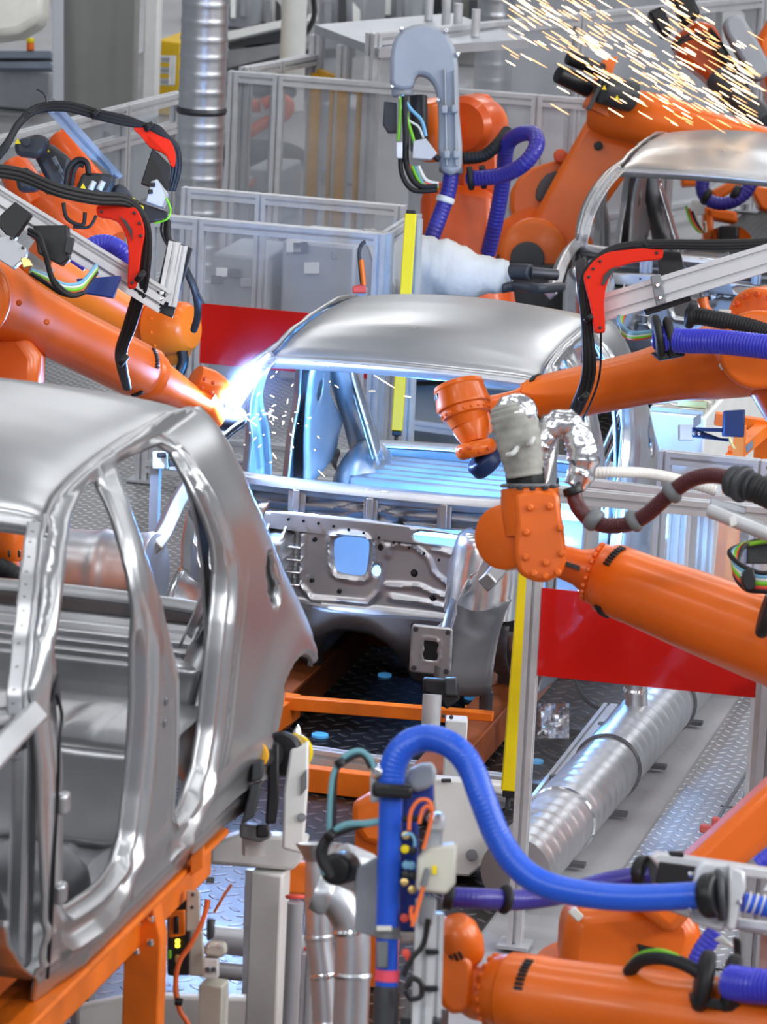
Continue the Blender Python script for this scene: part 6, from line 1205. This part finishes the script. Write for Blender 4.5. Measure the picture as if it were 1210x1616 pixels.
# machines seen hazily through the tall far fence
for k, (u0, v0, u1, v1, d, m, lab) in enumerate(((385, 265, 440, 330, 31, 'machine', 'low machine with yellow tag behind the far clear fence'), (500, 160, 560, 330, 33, 'alu_paint', 'upright grey machine behind the yellow framed booth'), (150, 190, 210, 300, 31.5, 'machine', 'grey machine behind the slanted fence at upper left'), (330, 400, 420, 470, 25.5, 'machine', 'dull machine behind the red panel fence, left part'), (440, 380, 560, 470, 25.5, 'alu_paint', 'pale machine behind the red panel fence, centre part'), (640, 140, 700, 360, 30.5, 'machine', 'machine block behind the grey arched cover robot'))):
    def xm(T, u0=u0, u1=u1, v0=v0, v1=v1, d=d, k=k):
        random.seed(40+k)
        for j in range(4):
            uu = u0+(u1-u0)*random.random()*.8; vv = v0+(v1-v0)*random.random()*.7; sl(T, 'panel', ('charcoal', 'white_paint', 'mid_grey', 'orange_red', 'yellow_cab')[(j+k) % (5 if k == 0 else 3)], rect(uu, vv, uu+(u1-u0)*.2, vv+(v1-v0)*.2), d-.08, .05)
    cab('machine', lab, 'machine', u0, v0, u1, v1, d, m, xm, 'machines behind the fences', .6)

# ------------------------------------------------------------------ arc, sparks
T = thing('welding_arc', 'brilliant white-blue welding arc at the left windscreen pillar of the centre car', 'arc', P(360, 635, 18.5))
bm = NB(); blob(bm, P(361, 633, 18.46), (.020, .020, .020)); obj('arc_core', bm, 'arc', T)
def puff(name, m, c, r, ax, label, cat):
    bm = NB(); X, Y, Z = frame(ax); me = bpy.data.meshes.new(name); bmesh.ops.create_icosphere(bm, subdivisions=3, radius=1.); bm.to_mesh(me); bm.free()
    o = bpy.data.objects.new(name, me); COL.objects.link(o); me.materials.append(MATS[m]); M_ = Matrix((X*r[0], Y*r[1], Z*r[2])).transposed().to_4x4(); M_.translation = c; o.matrix_world = M_; return tag(o, label, cat, kind='stuff')
dv = (P(420, 555, 18.8)-P(360, 635, 18.5))
puff('arc_flame', 'arc_smoke', P(384, 600, 18.55), (.085, .085, .24), dv, 'streak of glowing blue-white smoke rising from the welding arc along the pillar', 'smoke')
puff('blue_smoke', 'arc_haze', P(405, 600, 18.5), (.26, .26, .46), dv, 'faint blue haze around the welding arc over the left windscreen pillar', 'smoke')
random.seed(11)
def streaks(name, label, items, m, origin, cat='sparks'):
    bm = NB()
    for p, d, L, r in items: lathe(bm, p-d*L/2, p+d*L/2, [(0, r*.3), (.5, r), (1, r*.5)], 5)
    o = obj(name, bm, m, origin=origin); return tag(o, label, cat, 'flying sparks', 'stuff')
it, hot = [], []
for k in range(420):
    t = random.random()**.75; u = 1205-400*t; v = 185-190*t+random.gauss(0, 20+34*t)+8*math.sin(t*3)
    if random.random() < .22: u = random.uniform(1040, 1200); v = (u-1040)*.85+random.gauss(0, 25)
    d = 25.6+random.random()*1.2; L = (12+24*random.random())*d/FPX; sl_ = .50+.18*random.random()*(1 if v < 60 else .5)+.05; p = P(u, v, d); dr = (P(u-10, v-10*sl_, d+.0)-p).normalized()
    (hot if random.random() < .45 else it).append((p, dr, L, (.8+.6*random.random())*d/FPX*.6))
streaks('spark_shower', 'shower of orange spark streaks flying up left above the far car', it, 'spark', P(1000, 100, 26)); streaks('spark_shower', 'whitest hot spark streaks in the middle of the shower above the far car', hot, 'spark_hot', P(1000, 100, 26))
it = []
for k in range(60):
    a = random.random()*2*PI; R = abs(random.gauss(0, 1)); u = 425+R*55*math.cos(a); v = 655+R*45*math.sin(a); d = 18.3+random.random()*.25; p = P(u, v, d); q = P(u+random.gauss(0, 6), v+random.gauss(2, 6), d); it.append((p, (q-p).normalized(), (2+random.random()*6)*d/FPX, .9*d/FPX))
for u0, v0, u1, v1 in ((590, 592, 622, 612), (582, 617, 592, 617), (637, 625, 648, 627), (502, 742, 512, 752), (430, 715, 436, 724), (512, 574, 518, 578), (362, 640, 405, 672)): p, q = P(u0, v0, 18.4), P(u1, v1, 18.4); it.append(((p+q)/2, (q-p).normalized(), (q-p).length, .9*18.4/FPX))
streaks('spark_spray', 'small bright sparks scattered around the welding arc and windscreen opening of the centre car', it, 'spark_hot', P(425, 655, 18.4))

# ------------------------------------------------------------------ light, camera
def area(name, loc, sx, sy, e, col=(1, 1, 1), aim=(0, 0, -1)):
    l = bpy.data.lights.new(name, 'AREA'); l.shape = 'RECTANGLE'; l.size = sx; l.size_y = sy; l.energy = e; l.color = col
    o = bpy.data.objects.new(name, l); COL.objects.link(o); o.location = loc; o.rotation_euler = V(aim).to_track_quat('-Z', 'Y').to_euler(); return o
def point(name, loc, e, col, r=.04):
    l = bpy.data.lights.new(name, 'POINT'); l.energy = e; l.color = col; l.shadow_soft_size = r
    o = bpy.data.objects.new(name, l); COL.objects.link(o); o.location = loc; return o
for i, y in enumerate((-14, -8, -3, 3, 9, 15, 22, 30)):
    for x in (-7, 0, 7):
        area('ceiling_and_fill_lamp', (x, y, 9.5), 3.2, .5, 88 if y < 20 else 330, (.98, .985, 1))
for x in (-6, 1, 8): area('ceiling_and_fill_lamp', (x, -19, 8.6), 4, 1.2, 280, (.97, .985, 1), (.0, .9, -.42))  # fill lamps added behind the camera to brighten faces turned towards it
for y in (-11, -5, 1, 7): area('ceiling_and_fill_lamp', (15, y, 8.2), 1.2, 4.5, 620, (.97, .985, 1), (-.9, .0, -.42))  # fill lamps added at the right to brighten the near car's side
point('arc_light', P(372, 632, 18.35), 130, (.35, .55, 1))
point('interior_arc_light', (-.10, 1.15, .95), 125, (.10, .40, 1), .06)
point('rear_arc_light', (.35, 1.7, .85), 40, (.14, .45, 1), .06)
point('side_arc_light', (1.0, 1.5, .62), 16, (.14, .45, 1), .06)
w = bpy.data.worlds.new('hall_light'); bpy.context.scene.world = w; w.use_nodes = True
wn = w.node_tree.nodes; wl = w.node_tree.links; bg = wn['Background']
tc = wn.new('ShaderNodeTexCoord'); sp = wn.new('ShaderNodeSeparateXYZ'); wl.new(tc.outputs['Generated'], sp.inputs[0])
rp = wn.new('ShaderNodeValToRGB'); rp.color_ramp.elements[0].position = .45; rp.color_ramp.elements[0].color = (.16, .165, .18, 1); rp.color_ramp.elements[1].position = .75; rp.color_ramp.elements[1].color = (.36, .38, .41, 1)
mr = wn.new('ShaderNodeMapRange'); mr.inputs['From Min'].default_value = -1; wl.new(sp.outputs[2], mr.inputs['Value']); wl.new(mr.outputs[0], rp.inputs['Fac']); wl.new(rp.outputs[0], bg.inputs['Color'])
bg.inputs['Strength'].default_value = .62
cam = bpy.data.cameras.new('camera'); co = bpy.data.objects.new('camera', cam); COL.objects.link(co)
m = Matrix((CR, CU, -CF)).transposed().to_4x4(); m.translation = CC; co.matrix_world = m
cam.sensor_fit = 'VERTICAL'; cam.sensor_height = 36; cam.sensor_width = 36; cam.lens = 36*FPX/1616; cam.clip_start = .5; cam.clip_end = 300
cam.dof.use_dof = True; cam.dof.focus_distance = 18.0; cam.dof.aperture_fstop = 7.5
bpy.context.scene.camera = co
sc = bpy.context.scene
sc.view_settings.view_transform = 'Standard'; sc.view_settings.exposure = 0.05; sc.view_settings.gamma = .90
